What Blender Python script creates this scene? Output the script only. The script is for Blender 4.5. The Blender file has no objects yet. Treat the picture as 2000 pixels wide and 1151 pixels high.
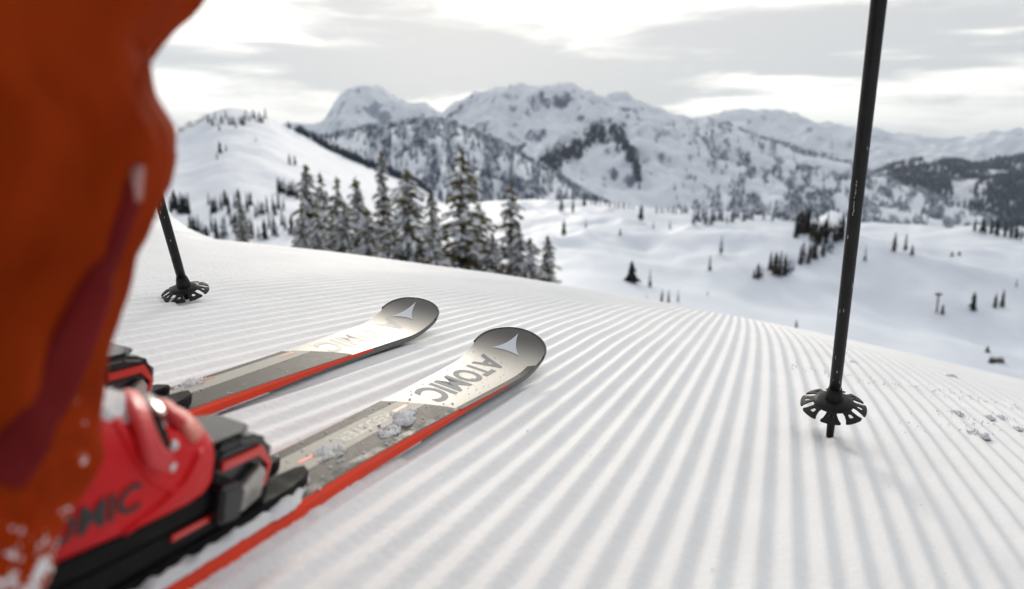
import bpy, bmesh, math, random
import numpy as np
from mathutils import Vector, Matrix, noise
from mathutils.bvhtree import BVHTree
R = math.radians
rng = random.Random(7)
scene = bpy.context.scene
C = scene.collection

# ------------------------------------------------------------------ camera, light, exposure
F_PX, CXP, CYP = 1333.0, 1000.0, 575.5
PITCH = R(10.4)
CAM = Vector((0, 0, 0.31))
cd = bpy.data.cameras.new('camera')
cam = bpy.data.objects.new('camera', cd); C.objects.link(cam); scene.camera = cam
cd.sensor_width = 36; cd.lens = F_PX * 36 / 2000
cd.clip_start = 0.02; cd.clip_end = 60000
cam.location = CAM; cam.rotation_euler = (R(90) - PITCH, 0, 0)
cd.dof.use_dof = True; cd.dof.focus_distance = 1.15; cd.dof.aperture_fstop = 3.3

SUN_AZ, SUN_EL = R(-5), R(19)
world = bpy.data.worlds.new('World'); scene.world = world; world.use_nodes = True
sun_d = bpy.data.lights.new('sun', 'SUN'); sun_d.energy = .85; sun_d.angle = R(10); sun_d.color = (1.0, .92, .80)
sun = bpy.data.objects.new('sun', sun_d); C.objects.link(sun)
sdir = Vector((math.sin(SUN_AZ) * math.cos(SUN_EL), math.cos(SUN_AZ) * math.cos(SUN_EL), math.sin(SUN_EL)))
sun.rotation_euler = sdir.to_track_quat('Z', 'Y').to_euler(); sun.location = (0, 0, 30)
vs = scene.view_settings
vs.view_transform = 'Standard'; vs.look = 'None'; vs.gamma = 1; vs.exposure = 0.68
try: vs.use_curve_mapping = False
except Exception: pass


class NT:
    """small helper to write node trees"""
    def __init__(s, tree):
        s.t = tree; s.t.nodes.clear()
    def n(s, typ, **kw):
        nd = s.t.nodes.new(typ)
        for k, v in kw.items():
            if k.startswith('i_'):
                nd.inputs[k[2:].replace('_', ' ')].default_value = v
            else: setattr(nd, k, v)
        return nd
    def link(s, a, b): s.t.links.new(a, b)
    def setin(s, sock, v):
        if hasattr(v, 'is_output') or hasattr(v, 'links'): s.link(v, sock)
        else: sock.default_value = v
    def math(s, op, a, b=0.0, c=None, clamp=False):
        nd = s.n('ShaderNodeMath', operation=op, use_clamp=clamp)
        s.setin(nd.inputs[0], a); s.setin(nd.inputs[1], b)
        if c is not None: s.setin(nd.inputs[2], c)
        return nd.outputs[0]
    def ramp(s, v, lo, hi, a=0.0, b=1.0, smooth=True):
        nd = s.n('ShaderNodeMapRange', interpolation_type='SMOOTHSTEP' if smooth else 'LINEAR')
        s.setin(nd.inputs[0], v)
        for i, x in zip((1, 2, 3, 4), (lo, hi, a, b)): nd.inputs[i].default_value = x
        return nd.outputs[0]
    def mix(s, fac, a, b, mode='MIX'):
        nd = s.n('ShaderNodeMix', data_type='RGBA', blend_type=mode)
        s.setin(nd.inputs[0], fac)
        for i, x in ((6, a), (7, b)):
            if isinstance(x, tuple): x = (*x[:3], 1)
            s.setin(nd.inputs[i], x)
        return nd.outputs[2]
    def noise(s, vec, scale, detail=4, rough=.5, dim='3D', dist=0.0):
        nd = s.n('ShaderNodeTexNoise', noise_dimensions=dim)
        nd.inputs['Scale'].default_value = scale; nd.inputs['Detail'].default_value = detail
        nd.inputs['Roughness'].default_value = rough; nd.inputs['Distortion'].default_value = dist
        if vec is not None: s.link(vec, nd.inputs['Vector'])
        return nd.outputs['Fac']
    def map(s, vec, scale=(1, 1, 1), rot=(0, 0, 0), loc=(0, 0, 0)):
        nd = s.n('ShaderNodeMapping'); s.link(vec, nd.inputs[0])
        nd.inputs['Scale'].default_value = scale; nd.inputs['Rotation'].default_value = rot; nd.inputs['Location'].default_value = loc
        return nd.outputs[0]


def build_world():
    w = NT(world.node_tree)
    out = w.n('ShaderNodeOutputWorld'); bg = w.n('ShaderNodeBackground')
    sky = w.n('ShaderNodeTexSky', sky_type='NISHITA', sun_disc=False)
    sky.sun_elevation = SUN_EL; sky.sun_rotation = SUN_AZ; sky.altitude = 1800; sky.dust_density = 1.5
    tc = w.n('ShaderNodeTexCoord').outputs['Generated']
    sp = w.n('ShaderNodeSeparateXYZ'); w.link(tc, sp.inputs[0])
    x, y, z = sp.outputs
    az = w.math('ARCTAN2', x, y)
    el = w.math('ARCSINE', z)
    # cloud sheet seen at a shallow angle: project on to a layer overhead
    den = w.math('ADD', w.math('MAXIMUM', z, 0.0), .11)
    cu = w.math('DIVIDE', x, den); cv = w.math('DIVIDE', y, den)
    cmb = w.n('ShaderNodeCombineXYZ'); w.link(cu, cmb.inputs[0]); w.link(cv, cmb.inputs[1])
    n1 = w.noise(w.map(cmb.outputs[0], (.42, .75, 1), (0, 0, R(14)), (3.1, 1.7, 0)), 1.0, 6, .55, dist=.6)
    n2 = w.noise(w.map(cmb.outputs[0], (.9, 2.3, 1), (0, 0, R(-8)), (7.3, 4.1, 0)), 1.0, 5, .55, dist=.3)
    cm2 = w.n('ShaderNodeCombineXYZ'); w.link(az, cm2.inputs[0]); w.link(el, cm2.inputs[1])
    n3 = w.noise(w.map(cm2.outputs[0], (2.6, 17, 1), (0, 0, R(-7)), (1.3, 9.2, 0)), 1.0, 7, .6, dist=.9)
    n4 = w.noise(w.map(cm2.outputs[0], (6.5, 46, 1), (0, 0, R(-4)), (4.3, 2.2, 0)), 1.0, 6, .6, dist=.7)
    wob = w.math('ADD', w.math('MULTIPLY', w.math('SUBTRACT', n1, .5), .16), w.math('MULTIPLY', w.math('SUBTRACT', n3, .5), .12))
    def blob(a0, e0, sa, se, tilt, k):
        da = w.math('SUBTRACT', az, a0); de = w.math('ADD', w.math('SUBTRACT', el, e0), wob)
        c, s_ = math.cos(tilt), math.sin(tilt)
        p = w.math('DIVIDE', w.math('ADD', w.math('MULTIPLY', da, c), w.math('MULTIPLY', de, s_)), sa)
        q = w.math('DIVIDE', w.math('SUBTRACT', w.math('MULTIPLY', de, c), w.math('MULTIPLY', da, s_)), se)
        d = w.math('ADD', w.math('MULTIPLY', p, p), w.math('MULTIPLY', q, q))
        return w.math('MULTIPLY', w.ramp(d, 0.1, 1.7, 1, 0), k)
    dens = w.math('ADD', w.math('MULTIPLY', n1, .55), w.math('MULTIPLY', n2, .45))
    dens = w.math('ADD', dens, w.math('MULTIPLY', n3, .75))      # about .72 on average
    dens = w.math('ADD', dens, w.math('MULTIPLY', w.math('SUBTRACT', n4, .5), .55))
    dens = w.math('ADD', dens, blob(R(-2), R(8.2), R(17), R(2.6), R(-7), .34))
    dens = w.math('ADD', dens, blob(R(-13), R(12.5), R(9), R(1.5), R(-6), .16))
    dens = w.math('ADD', dens, blob(R(24), R(9.6), R(15), R(2.0), R(0), .30))
    dens = w.math('ADD', dens, blob(R(9), R(5.2), R(11), R(1.1), R(2), .14))
    dens = w.math('ADD', dens, blob(R(6), R(15.0), R(13), R(3.6), R(-4), -.6))   # thin cloud lit by the sun behind it
    dens = w.math('ADD', dens, blob(R(-24), R(9), R(7), R(2.4), R(-8), .10))
    dens = w.math('ADD', dens, w.ramp(el, R(.5), R(5), -.16, 0))
    thick = w.ramp(w.math('SUBTRACT', dens, .15), .62, 1.0)
    # brighter towards the hidden sun, dimmer away from it
    dt = w.n('ShaderNodeVectorMath', operation='DOT_PRODUCT'); w.link(tc, dt.inputs[0]); dt.inputs[1].default_value = (0.1, .94, .32)
    near = w.ramp(dt.outputs['Value'], .2, 1.0, 0, 1)
    hi = w.mix(near, (6.6, 6.75, 7.1), (10.8, 10.3, 9.3))
    lo = w.mix(near, (4.2, 4.5, 5.0), (4.95, 4.8, 4.6))
    cloud = w.mix(thick, hi, lo)
    back = w.ramp(y, -.8, .5, .30, 1.0)
    cb = w.n('ShaderNodeVectorMath', operation='SCALE'); w.link(cloud, cb.inputs[0]); w.link(back, cb.inputs['Scale'])
    col = w.mix(.92, sky.outputs[0], cb.outputs[0])
    w.link(col, bg.inputs[0]); bg.inputs[1].default_value = .1
    w.link(bg.outputs[0], out.inputs[0])
build_world()

# ------------------------------------------------------------------ frames and pixel rays
cp, sp_ = math.cos(PITCH), math.sin(PITCH)
RX, RD, RF = Vector((1, 0, 0)), Vector((0, -sp_, -cp)), Vector((0, cp, -sp_))
def c2w(v): return RX * v[0] + RD * v[1] + RF * v[2]
def ray(px, py): return c2w(((px - CXP) / F_PX, (py - CYP) / F_PX, 1.0))
def at(px, py, depth): return CAM + ray(px, py) * depth
H = .31
nC = Vector((-0.15084525, 0.97529621, 0.16137849))
UP = -c2w(nC)                                    # normal of the groomed slope
gC = Vector(((1550 - CXP) / F_PX, (440 - CYP) / F_PX, 1)).normalized()
G = c2w(gC).normalized(); S = G.cross(UP).normalized(); G = UP.cross(S).normalized()
ORG = CAM - UP * H
def plane_hit(px, py):
    d = ray(px, py); t = -H / d.dot(UP); p = CAM + d * t - ORG
    return p.dot(S), p.dot(G)

# ------------------------------------------------------------------ mesh helpers
def mesh_obj(name, verts, faces, mat, parent=None, smooth=False, mi=None):
    me = bpy.data.meshes.new(name)
    me.from_pydata([tuple(v) for v in verts], [], faces)
    for m in (mat if isinstance(mat, (list, tuple)) else [mat]): me.materials.append(m)
    if mi is not None: me.polygons.foreach_set('material_index', mi)
    if smooth: me.polygons.foreach_set('use_smooth', [True] * len(me.polygons))
    me.update()
    o = bpy.data.objects.new(name, me); C.objects.link(o)
    if parent: o.parent = parent
    return o
def bm_obj(name, bm, mat, parent=None, smooth=False):
    me = bpy.data.meshes.new(name); bmesh.ops.recalc_face_normals(bm, faces=bm.faces); bm.to_mesh(me); bm.free()
    for m in (mat if isinstance(mat, (list, tuple)) else [mat]): me.materials.append(m)
    if smooth: me.polygons.foreach_set('use_smooth', [True] * len(me.polygons))
    o = bpy.data.objects.new(name, me); C.objects.link(o)
    if parent: o.parent = parent
    return o
def grid_faces(nr, nc, wrap=False):
    f = []
    for i in range(nr - 1):
        for j in range(nc if wrap else nc - 1):
            k = (j + 1) % nc
            f.append((i * nc + j, i * nc + k, (i + 1) * nc + k, (i + 1) * nc + j))
    return f
def big_grid(name, V, mat, smooth=True):
    """V: (nr,nc,3) array"""
    nr, nc = V.shape[:2]
    me = bpy.data.meshes.new(name)
    idx = np.arange(nr * nc, dtype=np.int32).reshape(nr, nc)
    q = np.stack([idx[:-1, :-1], idx[:-1, 1:], idx[1:, 1:], idx[1:, :-1]], -1).reshape(-1)
    nf = q.size // 4
    me.vertices.add(nr * nc); me.vertices.foreach_set('co', V.reshape(-1).astype(np.float32))
    me.loops.add(q.size); me.loops.foreach_set('vertex_index', q)
    me.polygons.add(nf); me.polygons.foreach_set('loop_start', np.arange(0, q.size, 4, dtype=np.int32))
    me.polygons.foreach_set('loop_total', np.full(nf, 4, dtype=np.int32))
    me.polygons.foreach_set('use_smooth', np.full(nf, smooth))
    me.materials.append(mat); me.update(calc_edges=True); me.validate()
    o = bpy.data.objects.new(name, me); C.objects.link(o); return o
def thing(name, label, cat, group=None, mat=None, loc=None):
    o = bpy.data.objects.new(name, None); o.empty_display_size = .05; C.objects.link(o)
    if mat is not None: o.matrix_world = mat
    if loc is not None: o.location = loc
    tag(o, label, cat, group); return o
def tag(o, label=None, cat=None, group=None, kind=None):
    if label: o['label'] = label
    if cat: o['category'] = cat
    if group: o['group'] = group
    if kind: o['kind'] = kind
    return o
def loft(rings, cap=True):
    n = len(rings[0]); V = [p for r in rings for p in r]; Fc = grid_faces(len(rings), n, True)
    if cap:
        Fc.append(tuple(reversed(range(n)))); b = (len(rings) - 1) * n; Fc.append(tuple(b + i for i in range(n)))
    return V, Fc
def tube(path, rad, n=12, name='tube', mat=None, parent=None, smooth=True):
    path = [Vector(p) for p in path]; rings = []
    up = Vector((0, 0, 1))
    for i, p in enumerate(path):
        d = (path[min(i + 1, len(path) - 1)] - path[max(i - 1, 0)]).normalized()
        a = d.cross(up if abs(d.dot(up)) < .95 else Vector((1, 0, 0))).normalized(); b = d.cross(a)
        r = rad[i] if isinstance(rad, (list, tuple)) else rad
        rings.append([p + a * math.cos(t) * r + b * math.sin(t) * r for t in [2 * math.pi * k / n for k in range(n)]])
    V, Fc = loft(rings)
    return mesh_obj(name, V, Fc, mat, parent, smooth)
def prism(name, poly, z0, z1, mat, parent=None, bevel=0.0, axis='z', seg=2):
    """poly in 2D extruded; axis 'z': (x,y)->z ; axis 'x': poly is (y,z) extruded in x"""
    bm = bmesh.new()
    def co(p, h): return (p[0], p[1], h) if axis == 'z' else (h, p[0], p[1])
    a = [bm.verts.new(co(p, z0)) for p in poly]; b = [bm.verts.new(co(p, z1)) for p in poly]
    bm.faces.new(a); bm.faces.new(list(reversed(b)))
    n = len(poly)
    for i in range(n): bm.faces.new((a[i], b[i], b[(i + 1) % n], a[(i + 1) % n]))
    bmesh.ops.recalc_face_normals(bm, faces=bm.faces)
    if bevel: bmesh.ops.bevel(bm, geom=list(bm.edges), offset=bevel, segments=seg, affect='EDGES', clamp_overlap=True)
    return bm_obj(name, bm, mat, parent, False)
def blob_bm(bm, c, r, sub=2, k=.35, sc=None, seed=0):
    res = bmesh.ops.create_icosphere(bm, subdivisions=sub, radius=1.0)
    for v in res['verts']:
        d = v.co.copy(); q = 1 + k * noise.noise(d * 1.6 + Vector((seed * 3.1, seed, 0))) + k * .5 * noise.noise(d * 4 + Vector((seed, 5, seed)))
        d *= q * r
        if sc: d = Vector((d.x * sc[0], d.y * sc[1], d.z * sc[2]))
        v.co = Vector(c) + d

# ------------------------------------------------------------------ materials
def principled(name, color, rough=.5, metal=0.0, coat=0.0, spec=.5, bump=None, colornoise=None, sheen=0.0):
    m = bpy.data.materials.new(name); m.use_nodes = True; t = NT(m.node_tree)
    out = t.n('ShaderNodeOutputMaterial'); b = t.n('ShaderNodeBsdfPrincipled')
    b.inputs['Base Color'].default_value = (*color, 1); b.inputs['Roughness'].default_value = rough
    b.inputs['Metallic'].default_value = metal; b.inputs['Coat Weight'].default_value = coat
    b.inputs['Specular IOR Level'].default_value = spec; b.inputs['Sheen Weight'].default_value = sheen
    co = t.n('ShaderNodeTexCoord').outputs['Object']
    if colornoise:
        sc, amt = colornoise
        f = t.noise(co, sc, 5, .6)
        dark = tuple(c * (1 - amt) for c in color); lite = tuple(min(1, c * (1 + amt)) for c in color)
        t.link(t.mix(t.ramp(f, .3, .7), dark, lite), b.inputs['Base Color'])
        t.link(t.ramp(f, .3, .7, rough * .8, min(1, rough * 1.25)), b.inputs['Roughness'])
    if bump:
        sc, st, dist = bump
        bn = t.n('ShaderNodeBump'); bn.inputs['Strength'].default_value = st; bn.inputs['Distance'].default_value = dist
        t.link(t.noise(co, sc, 5, .6), bn.inputs['Height']); t.link(bn.outputs[0], b.inputs['Normal'])
    t.link(b.outputs[0], out.inputs[0])
    return m
def snow_material(name, base=(.86, .87, .885), fine=700, bumpd=.0008, patch=6.0, sparkle=True, sss=0.0):
    m = bpy.data.materials.new(name); m.use_nodes = True; t = NT(m.node_tree)
    out = t.n('ShaderNodeOutputMaterial'); b = t.n('ShaderNodeBsdfPrincipled')
    co = t.n('ShaderNodeTexCoord').outputs['Object']
    f = t.noise(co, patch, 6, .6)
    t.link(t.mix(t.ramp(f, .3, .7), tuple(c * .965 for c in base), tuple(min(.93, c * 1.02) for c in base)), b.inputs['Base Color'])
    b.inputs['Roughness'].default_value = .62; b.inputs['Specular IOR Level'].default_value = .35
    b.inputs['Subsurface Weight'].default_value = sss; b.inputs['Subsurface Radius'].default_value = (.01, .012, .014); b.inputs['Subsurface Scale'].default_value = 1
    h1 = t.noise(co, fine, 3, .6); h2 = t.noise(co, fine * .16, 4, .6)
    hh = t.math('ADD', h1, t.math('MULTIPLY', h2, 2.2))
    bn = t.n('ShaderNodeBump'); bn.inputs['Strength'].default_value = .8; bn.inputs['Distance'].default_value = bumpd
    t.link(hh, bn.inputs['Height']); t.link(bn.outputs[0], b.inputs['Normal'])
    if sparkle:
        vo = t.n('ShaderNodeTexVoronoi'); vo.inputs['Scale'].default_value = 700; t.link(co, vo.inputs['Vector'])
        sep = t.n('ShaderNodeSeparateColor'); t.link(vo.outputs['Color'], sep.inputs[0])
        s_ = t.math('GREATER_THAN', sep.outputs[0], .994)
        t.link(t.math('SUBTRACT', .62, t.math('MULTIPLY', s_, .42)), b.inputs['Roughness'])
    t.link(b.outputs[0], out.inputs[0])
    return m

M = {}
M['piste'] = snow_material('piste_snow', (.875, .878, .884))
M['snow_lump'] = snow_material('lump_snow', (.90, .91, .925), 900, .0012, 40, False, .3)
M['tree_snow'] = snow_material('branch_snow', (.82, .85, .90), 12, .05, 3, False)
M['red_edge'] = principled('red_sidewall', (.82, .05, .012), .5, spec=.25, colornoise=(30, .08), bump=(260, .25, .0006))
M['steel'] = principled('steel_edge', (.55, .55, .56), .3, metal=1, bump=(300, .2, .0003), colornoise=(60, .2))
M['ski_dark'] = principled('dark_lacquer', (.03, .029, .029), .5, spec=.2, bump=(240, .35, .0007), colornoise=(50, .3))
M['base_black'] = principled('ski_base', (.012, .012, .013), .5)
def topsheet(name, col, metal, rough, grad=None, spec=.18):
    m = bpy.data.materials.new(name); m.use_nodes = True; t = NT(m.node_tree)
    out = t.n('ShaderNodeOutputMaterial'); b = t.n('ShaderNodeBsdfPrincipled')
    co = t.n('ShaderNodeTexCoord').outputs['Object']
    f = t.noise(co, 90, 5, .65); base = t.mix(t.ramp(f, .35, .7), tuple(c * .95 for c in col), col)
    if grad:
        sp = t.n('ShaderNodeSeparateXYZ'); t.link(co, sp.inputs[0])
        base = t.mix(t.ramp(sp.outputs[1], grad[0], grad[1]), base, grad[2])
    wv = t.n('ShaderNodeTexWave', wave_type='BANDS', bands_direction='DIAGONAL'); wv.inputs['Scale'].default_value = 330; t.link(co, wv.inputs[0])
    t.link(base, b.inputs['Base Color']); b.inputs['Metallic'].default_value = metal
    t.link(t.ramp(f, .3, .7, rough * .96, rough * 1.06), b.inputs['Roughness'])
    bn = t.n('ShaderNodeBump'); bn.inputs['Strength'].default_value = .2; bn.inputs['Distance'].default_value = .0002
    t.link(t.math('ADD', t.noise(co, 900, 2, .6), t.math('MULTIPLY', wv.outputs['Fac'], .15)), bn.inputs['Height'])
    t.link(bn.outputs[0], b.inputs['Normal'])
    b.inputs['Specular IOR Level'].default_value = spec
    t.link(b.outputs[0], out.inputs[0]); return m
M['bronze'] = topsheet('bronze_topsheet', (.105, .097, .082), .0, .55)
M['stripe'] = topsheet('light_stripe', (.44, .42, .365), .0, .55)
M['dash'] = principled('red_print', (.78, .16, .09), .45)
M['letter'] = principled('grey_print', (.27, .28, .30), .6, spec=.15)
M['letter_faint'] = principled('pale_print', (.60, .575, .52), .5, spec=.2)
M['emblem'] = principled('white_print', (.74, .77, .82), .5, spec=.3)
M['rim'] = principled('tip_rim', (.10, .10, .095), .3, metal=.4, bump=(300, .3, .0004))
M['black_gloss'] = principled('black_housing', (.009, .009, .010), .2, coat=.3, spec=.35, bump=(60, .12, .001), colornoise=(40, .4))
M['black_matt'] = principled('black_plastic', (.010, .0095, .0095), .6, spec=.12, bump=(180, .3, .0006), colornoise=(35, .3))
M['chrome'] = principled('smoked_metal', (.34, .33, .31), .2, metal=.9, bump=(45, .35, .002), colornoise=(30, .4))
M['red_gloss'] = principled('red_trim', (.68, .025, .015), .25, coat=.5)
M['boot_red'] = principled('boot_shell', (.64, .004, .008), .42, coat=.04, spec=.22, bump=(35, .1, .002), colornoise=(14, .12))
M['boot_lever'] = principled('buckle_lever', (.66, .035, .035), .45, coat=.05, bump=(90, .2, .001))
M['boot_pink'] = principled('toe_highlight', (.72, .20, .14), .45, coat=.1)
M['puller'] = principled('frosted_puller', (.42, .20, .17), .5)
M['boot_black'] = principled('boot_print', (.012, .012, .012), .4)
M['pole_black'] = principled('black_lacquered_alloy', (.008, .008, .009), .4, spec=.25, coat=.05, bump=(70, .25, .0008), colornoise=(25, .5))
M['basket'] = principled('basket_rubber', (.010, .010, .010), .5, spec=.25, bump=(220, .3, .0006), colornoise=(50, .45))
M['scratch'] = principled('bare_metal_scratch', (.75, .75, .76), .3, metal=.4)
M['bark'] = principled('spruce_bark', (.06, .045, .035), .9, bump=(8, .6, .05))

def fabric(name, col, dark):
    m = bpy.data.materials.new(name); m.use_nodes = True; t = NT(m.node_tree)
    out = t.n('ShaderNodeOutputMaterial'); b = t.n('ShaderNodeBsdfPrincipled')
    co = t.n('ShaderNodeTexCoord').outputs['Object']
    f = t.noise(co, 9, 5, .6)
    t.link(t.mix(t.ramp(f, .3, .7), dark, col), b.inputs['Base Color'])
    b.inputs['Roughness'].default_value = .75; b.inputs['Specular IOR Level'].default_value = .05
    w1 = t.n('ShaderNodeTexWave', bands_direction='Z'); w1.inputs['Scale'].default_value = 420; t.link(co, w1.inputs[0])
    fold = t.noise(t.map(co, (1, 1, .45)), 11, 4, .5, dist=.8)
    bn = t.n('ShaderNodeBump'); bn.inputs['Strength'].default_value = .5; bn.inputs['Distance'].default_value = .006
    t.link(t.math('ADD', fold, t.math('MULTIPLY', w1.outputs['Fac'], .012)), bn.inputs['Height'])
    t.link(bn.outputs[0], b.inputs['Normal'])
    tr = t.n('ShaderNodeBsdfTranslucent'); tr.inputs[0].default_value = (min(1, col[0] * 2.2), col[1] * 3.4, col[2] * 3, 1)
    mx = t.n('ShaderNodeMixShader'); mx.inputs[0].default_value = .4
    t.link(b.outputs[0], mx.inputs[1]); t.link(tr.outputs[0], mx.inputs[2]); t.link(mx.outputs[0], out.inputs[0])
    return m
M['trouser'] = fabric('orange_shell_fabric', (.42, .054, .006), (.25, .026, .003))
M['flap'] = fabric('maroon_flap_fabric', (.26, .026, .026), (.16, .013, .014))

def needle_material(name, a, b_):
    m = bpy.data.materials.new(name); m.use_nodes = True; t = NT(m.node_tree)
    out = t.n('ShaderNodeOutputMaterial'); b = t.n('ShaderNodeBsdfPrincipled')
    co = t.n('ShaderNodeTexCoord').outputs['Object']
    t.link(t.mix(t.ramp(t.noise(co, 1.3, 4, .6), .35, .65), a, b_), b.inputs['Base Color'])
    b.inputs['Roughness'].default_value = .7
    t.link(b.outputs[0], out.inputs[0]); return m
M['needle'] = needle_material('spruce_needles', (.11, .095, .032), (.23, .185, .068))
M['needle_warm'] = needle_material('browned_spruce_needles', (.10, .075, .025), (.17, .105, .03))

def frosted(name, dark, snow=(.78, .81, .86), thr=.5, scale=.55):
    """distant conifer: needles with snow lodged on the upper sides"""
    m = bpy.data.materials.new(name); m.use_nodes = True; t = NT(m.node_tree)
    out = t.n('ShaderNodeOutputMaterial'); b = t.n('ShaderNodeBsdfPrincipled')
    co = t.n('ShaderNodeTexCoord').outputs['Object']
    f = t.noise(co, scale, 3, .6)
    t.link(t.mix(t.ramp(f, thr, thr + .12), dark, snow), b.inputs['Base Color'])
    b.inputs['Roughness'].default_value = .8; b.inputs['Specular IOR Level'].default_value = .2
    t.link(b.outputs[0], out.inputs[0]); return m
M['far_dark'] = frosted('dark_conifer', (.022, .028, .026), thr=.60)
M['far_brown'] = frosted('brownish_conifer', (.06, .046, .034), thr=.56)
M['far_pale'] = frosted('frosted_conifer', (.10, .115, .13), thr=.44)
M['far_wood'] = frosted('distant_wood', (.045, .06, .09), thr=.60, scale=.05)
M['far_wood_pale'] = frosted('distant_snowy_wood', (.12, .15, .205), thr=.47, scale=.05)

def mountain_material(name, patch_scale, thr, rock=(.13, .14, .17), streak=(1, 1, .3), snow=(.86, .895, .95), width=.09, rot=0):
    m = bpy.data.materials.new(name); m.use_nodes = True; t = NT(m.node_tree)
    out = t.n('ShaderNodeOutputMaterial'); b = t.n('ShaderNodeBsdfPrincipled')
    co = t.n('ShaderNodeTexCoord').outputs['Object']
    mp = t.map(co, streak, (0, 0, rot))
    f1 = t.noise(mp, patch_scale, 7, .68, dist=.4)
    f2 = t.noise(co, patch_scale * .22, 4, .5)
    geo = t.n('ShaderNodeNewGeometry'); sp = t.n('ShaderNodeSeparateXYZ'); t.link(geo.outputs['Normal'], sp.inputs[0])
    steep = t.ramp(sp.outputs[2], .55, .9, .12, -.04)
    v = t.math('ADD', t.math('ADD', t.math('MULTIPLY', f1, .65), t.math('MULTIPLY', f2, .35)), steep)
    fac = t.ramp(v, thr, thr + width)
    t.link(t.mix(fac, snow, rock), b.inputs['Base Color'])
    b.inputs['Roughness'].default_value = .75; b.inputs['Specular IOR Level'].default_value = .2
    bn = t.n('ShaderNodeBump'); bn.inputs['Strength'].default_value = .7; bn.inputs['Distance'].default_value = 6 / max(patch_scale * 100, .2)
    t.link(f1, bn.inputs['Height']); t.link(bn.outputs[0], b.inputs['Normal'])
    t.link(b.outputs[0], out.inputs[0]); return m
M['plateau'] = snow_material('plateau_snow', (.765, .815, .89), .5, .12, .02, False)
M['hill'] = mountain_material('hill_snow', .03, .70, (.3, .32, .36))
M['mtn_main'] = mountain_material('main_range', .022, .585, (.15, .175, .23), (1, 1, .45), width=.10)
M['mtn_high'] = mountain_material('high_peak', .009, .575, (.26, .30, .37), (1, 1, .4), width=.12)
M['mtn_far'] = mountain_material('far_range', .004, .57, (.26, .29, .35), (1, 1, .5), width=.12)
M['wood_ridge'] = mountain_material('wooded_ridge', .016, .50, (.16, .18, .22), (1.6, .5, .35), width=.18)
M['wood_right'] = mountain_material('wooded_valley_side', .004, .45, (.04, .06, .10), (1, 1, .5), width=.08)

# ------------------------------------------------------------------ groomed foreground slope
PER = .1038 * H
TURN = .010
# seam beyond which the next groomer pass lies smooth
sa, ga = plane_hit(1545, 706); sb, gb = plane_hit(2000, 775)
_sd = Vector((sb - sa, gb - ga)).normalized(); _sn = Vector((-_sd.y, _sd.x))
def fbm2(x, y, oct=4, seed=0):
    """cheap vectorised value noise"""
    out = 0; amp = 1; tot = 0
    for o in range(oct):
        xi = np.floor(x).astype(np.int64); yi = np.floor(y).astype(np.int64); fx = x - xi; fy = y - yi
        fx = fx * fx * fx * (fx * (fx * 6 - 15) + 10); fy = fy * fy * fy * (fy * (fy * 6 - 15) + 10)
        def h(a, b):
            n = (a * 374761393 + b * 668265263 + (seed + o) * 1442695041) & 0x7fffffff
            n = ((n ^ (n >> 13)) * 1274126177) & 0x7fffffff
            n = (n ^ (n >> 16)) & 0xffffff
            return n / float(0xffffff) * 2 - 1
        v = (h(xi, yi) * (1 - fx) + h(xi + 1, yi) * fx) * (1 - fy) + (h(xi, yi + 1) * (1 - fx) + h(xi + 1, yi + 1) * fx) * fy
        out = out + v * amp; tot += amp; amp *= .5; x = x * 2.03 + 17.1; y = y * 2.03 + 5.7
    return out / tot
def sstep(x, a, b):
    t = np.clip((x - a) / (b - a), 0, 1); return t * t * (3 - 2 * t)
CURV = .027
DROP0 = 1.0
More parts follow.
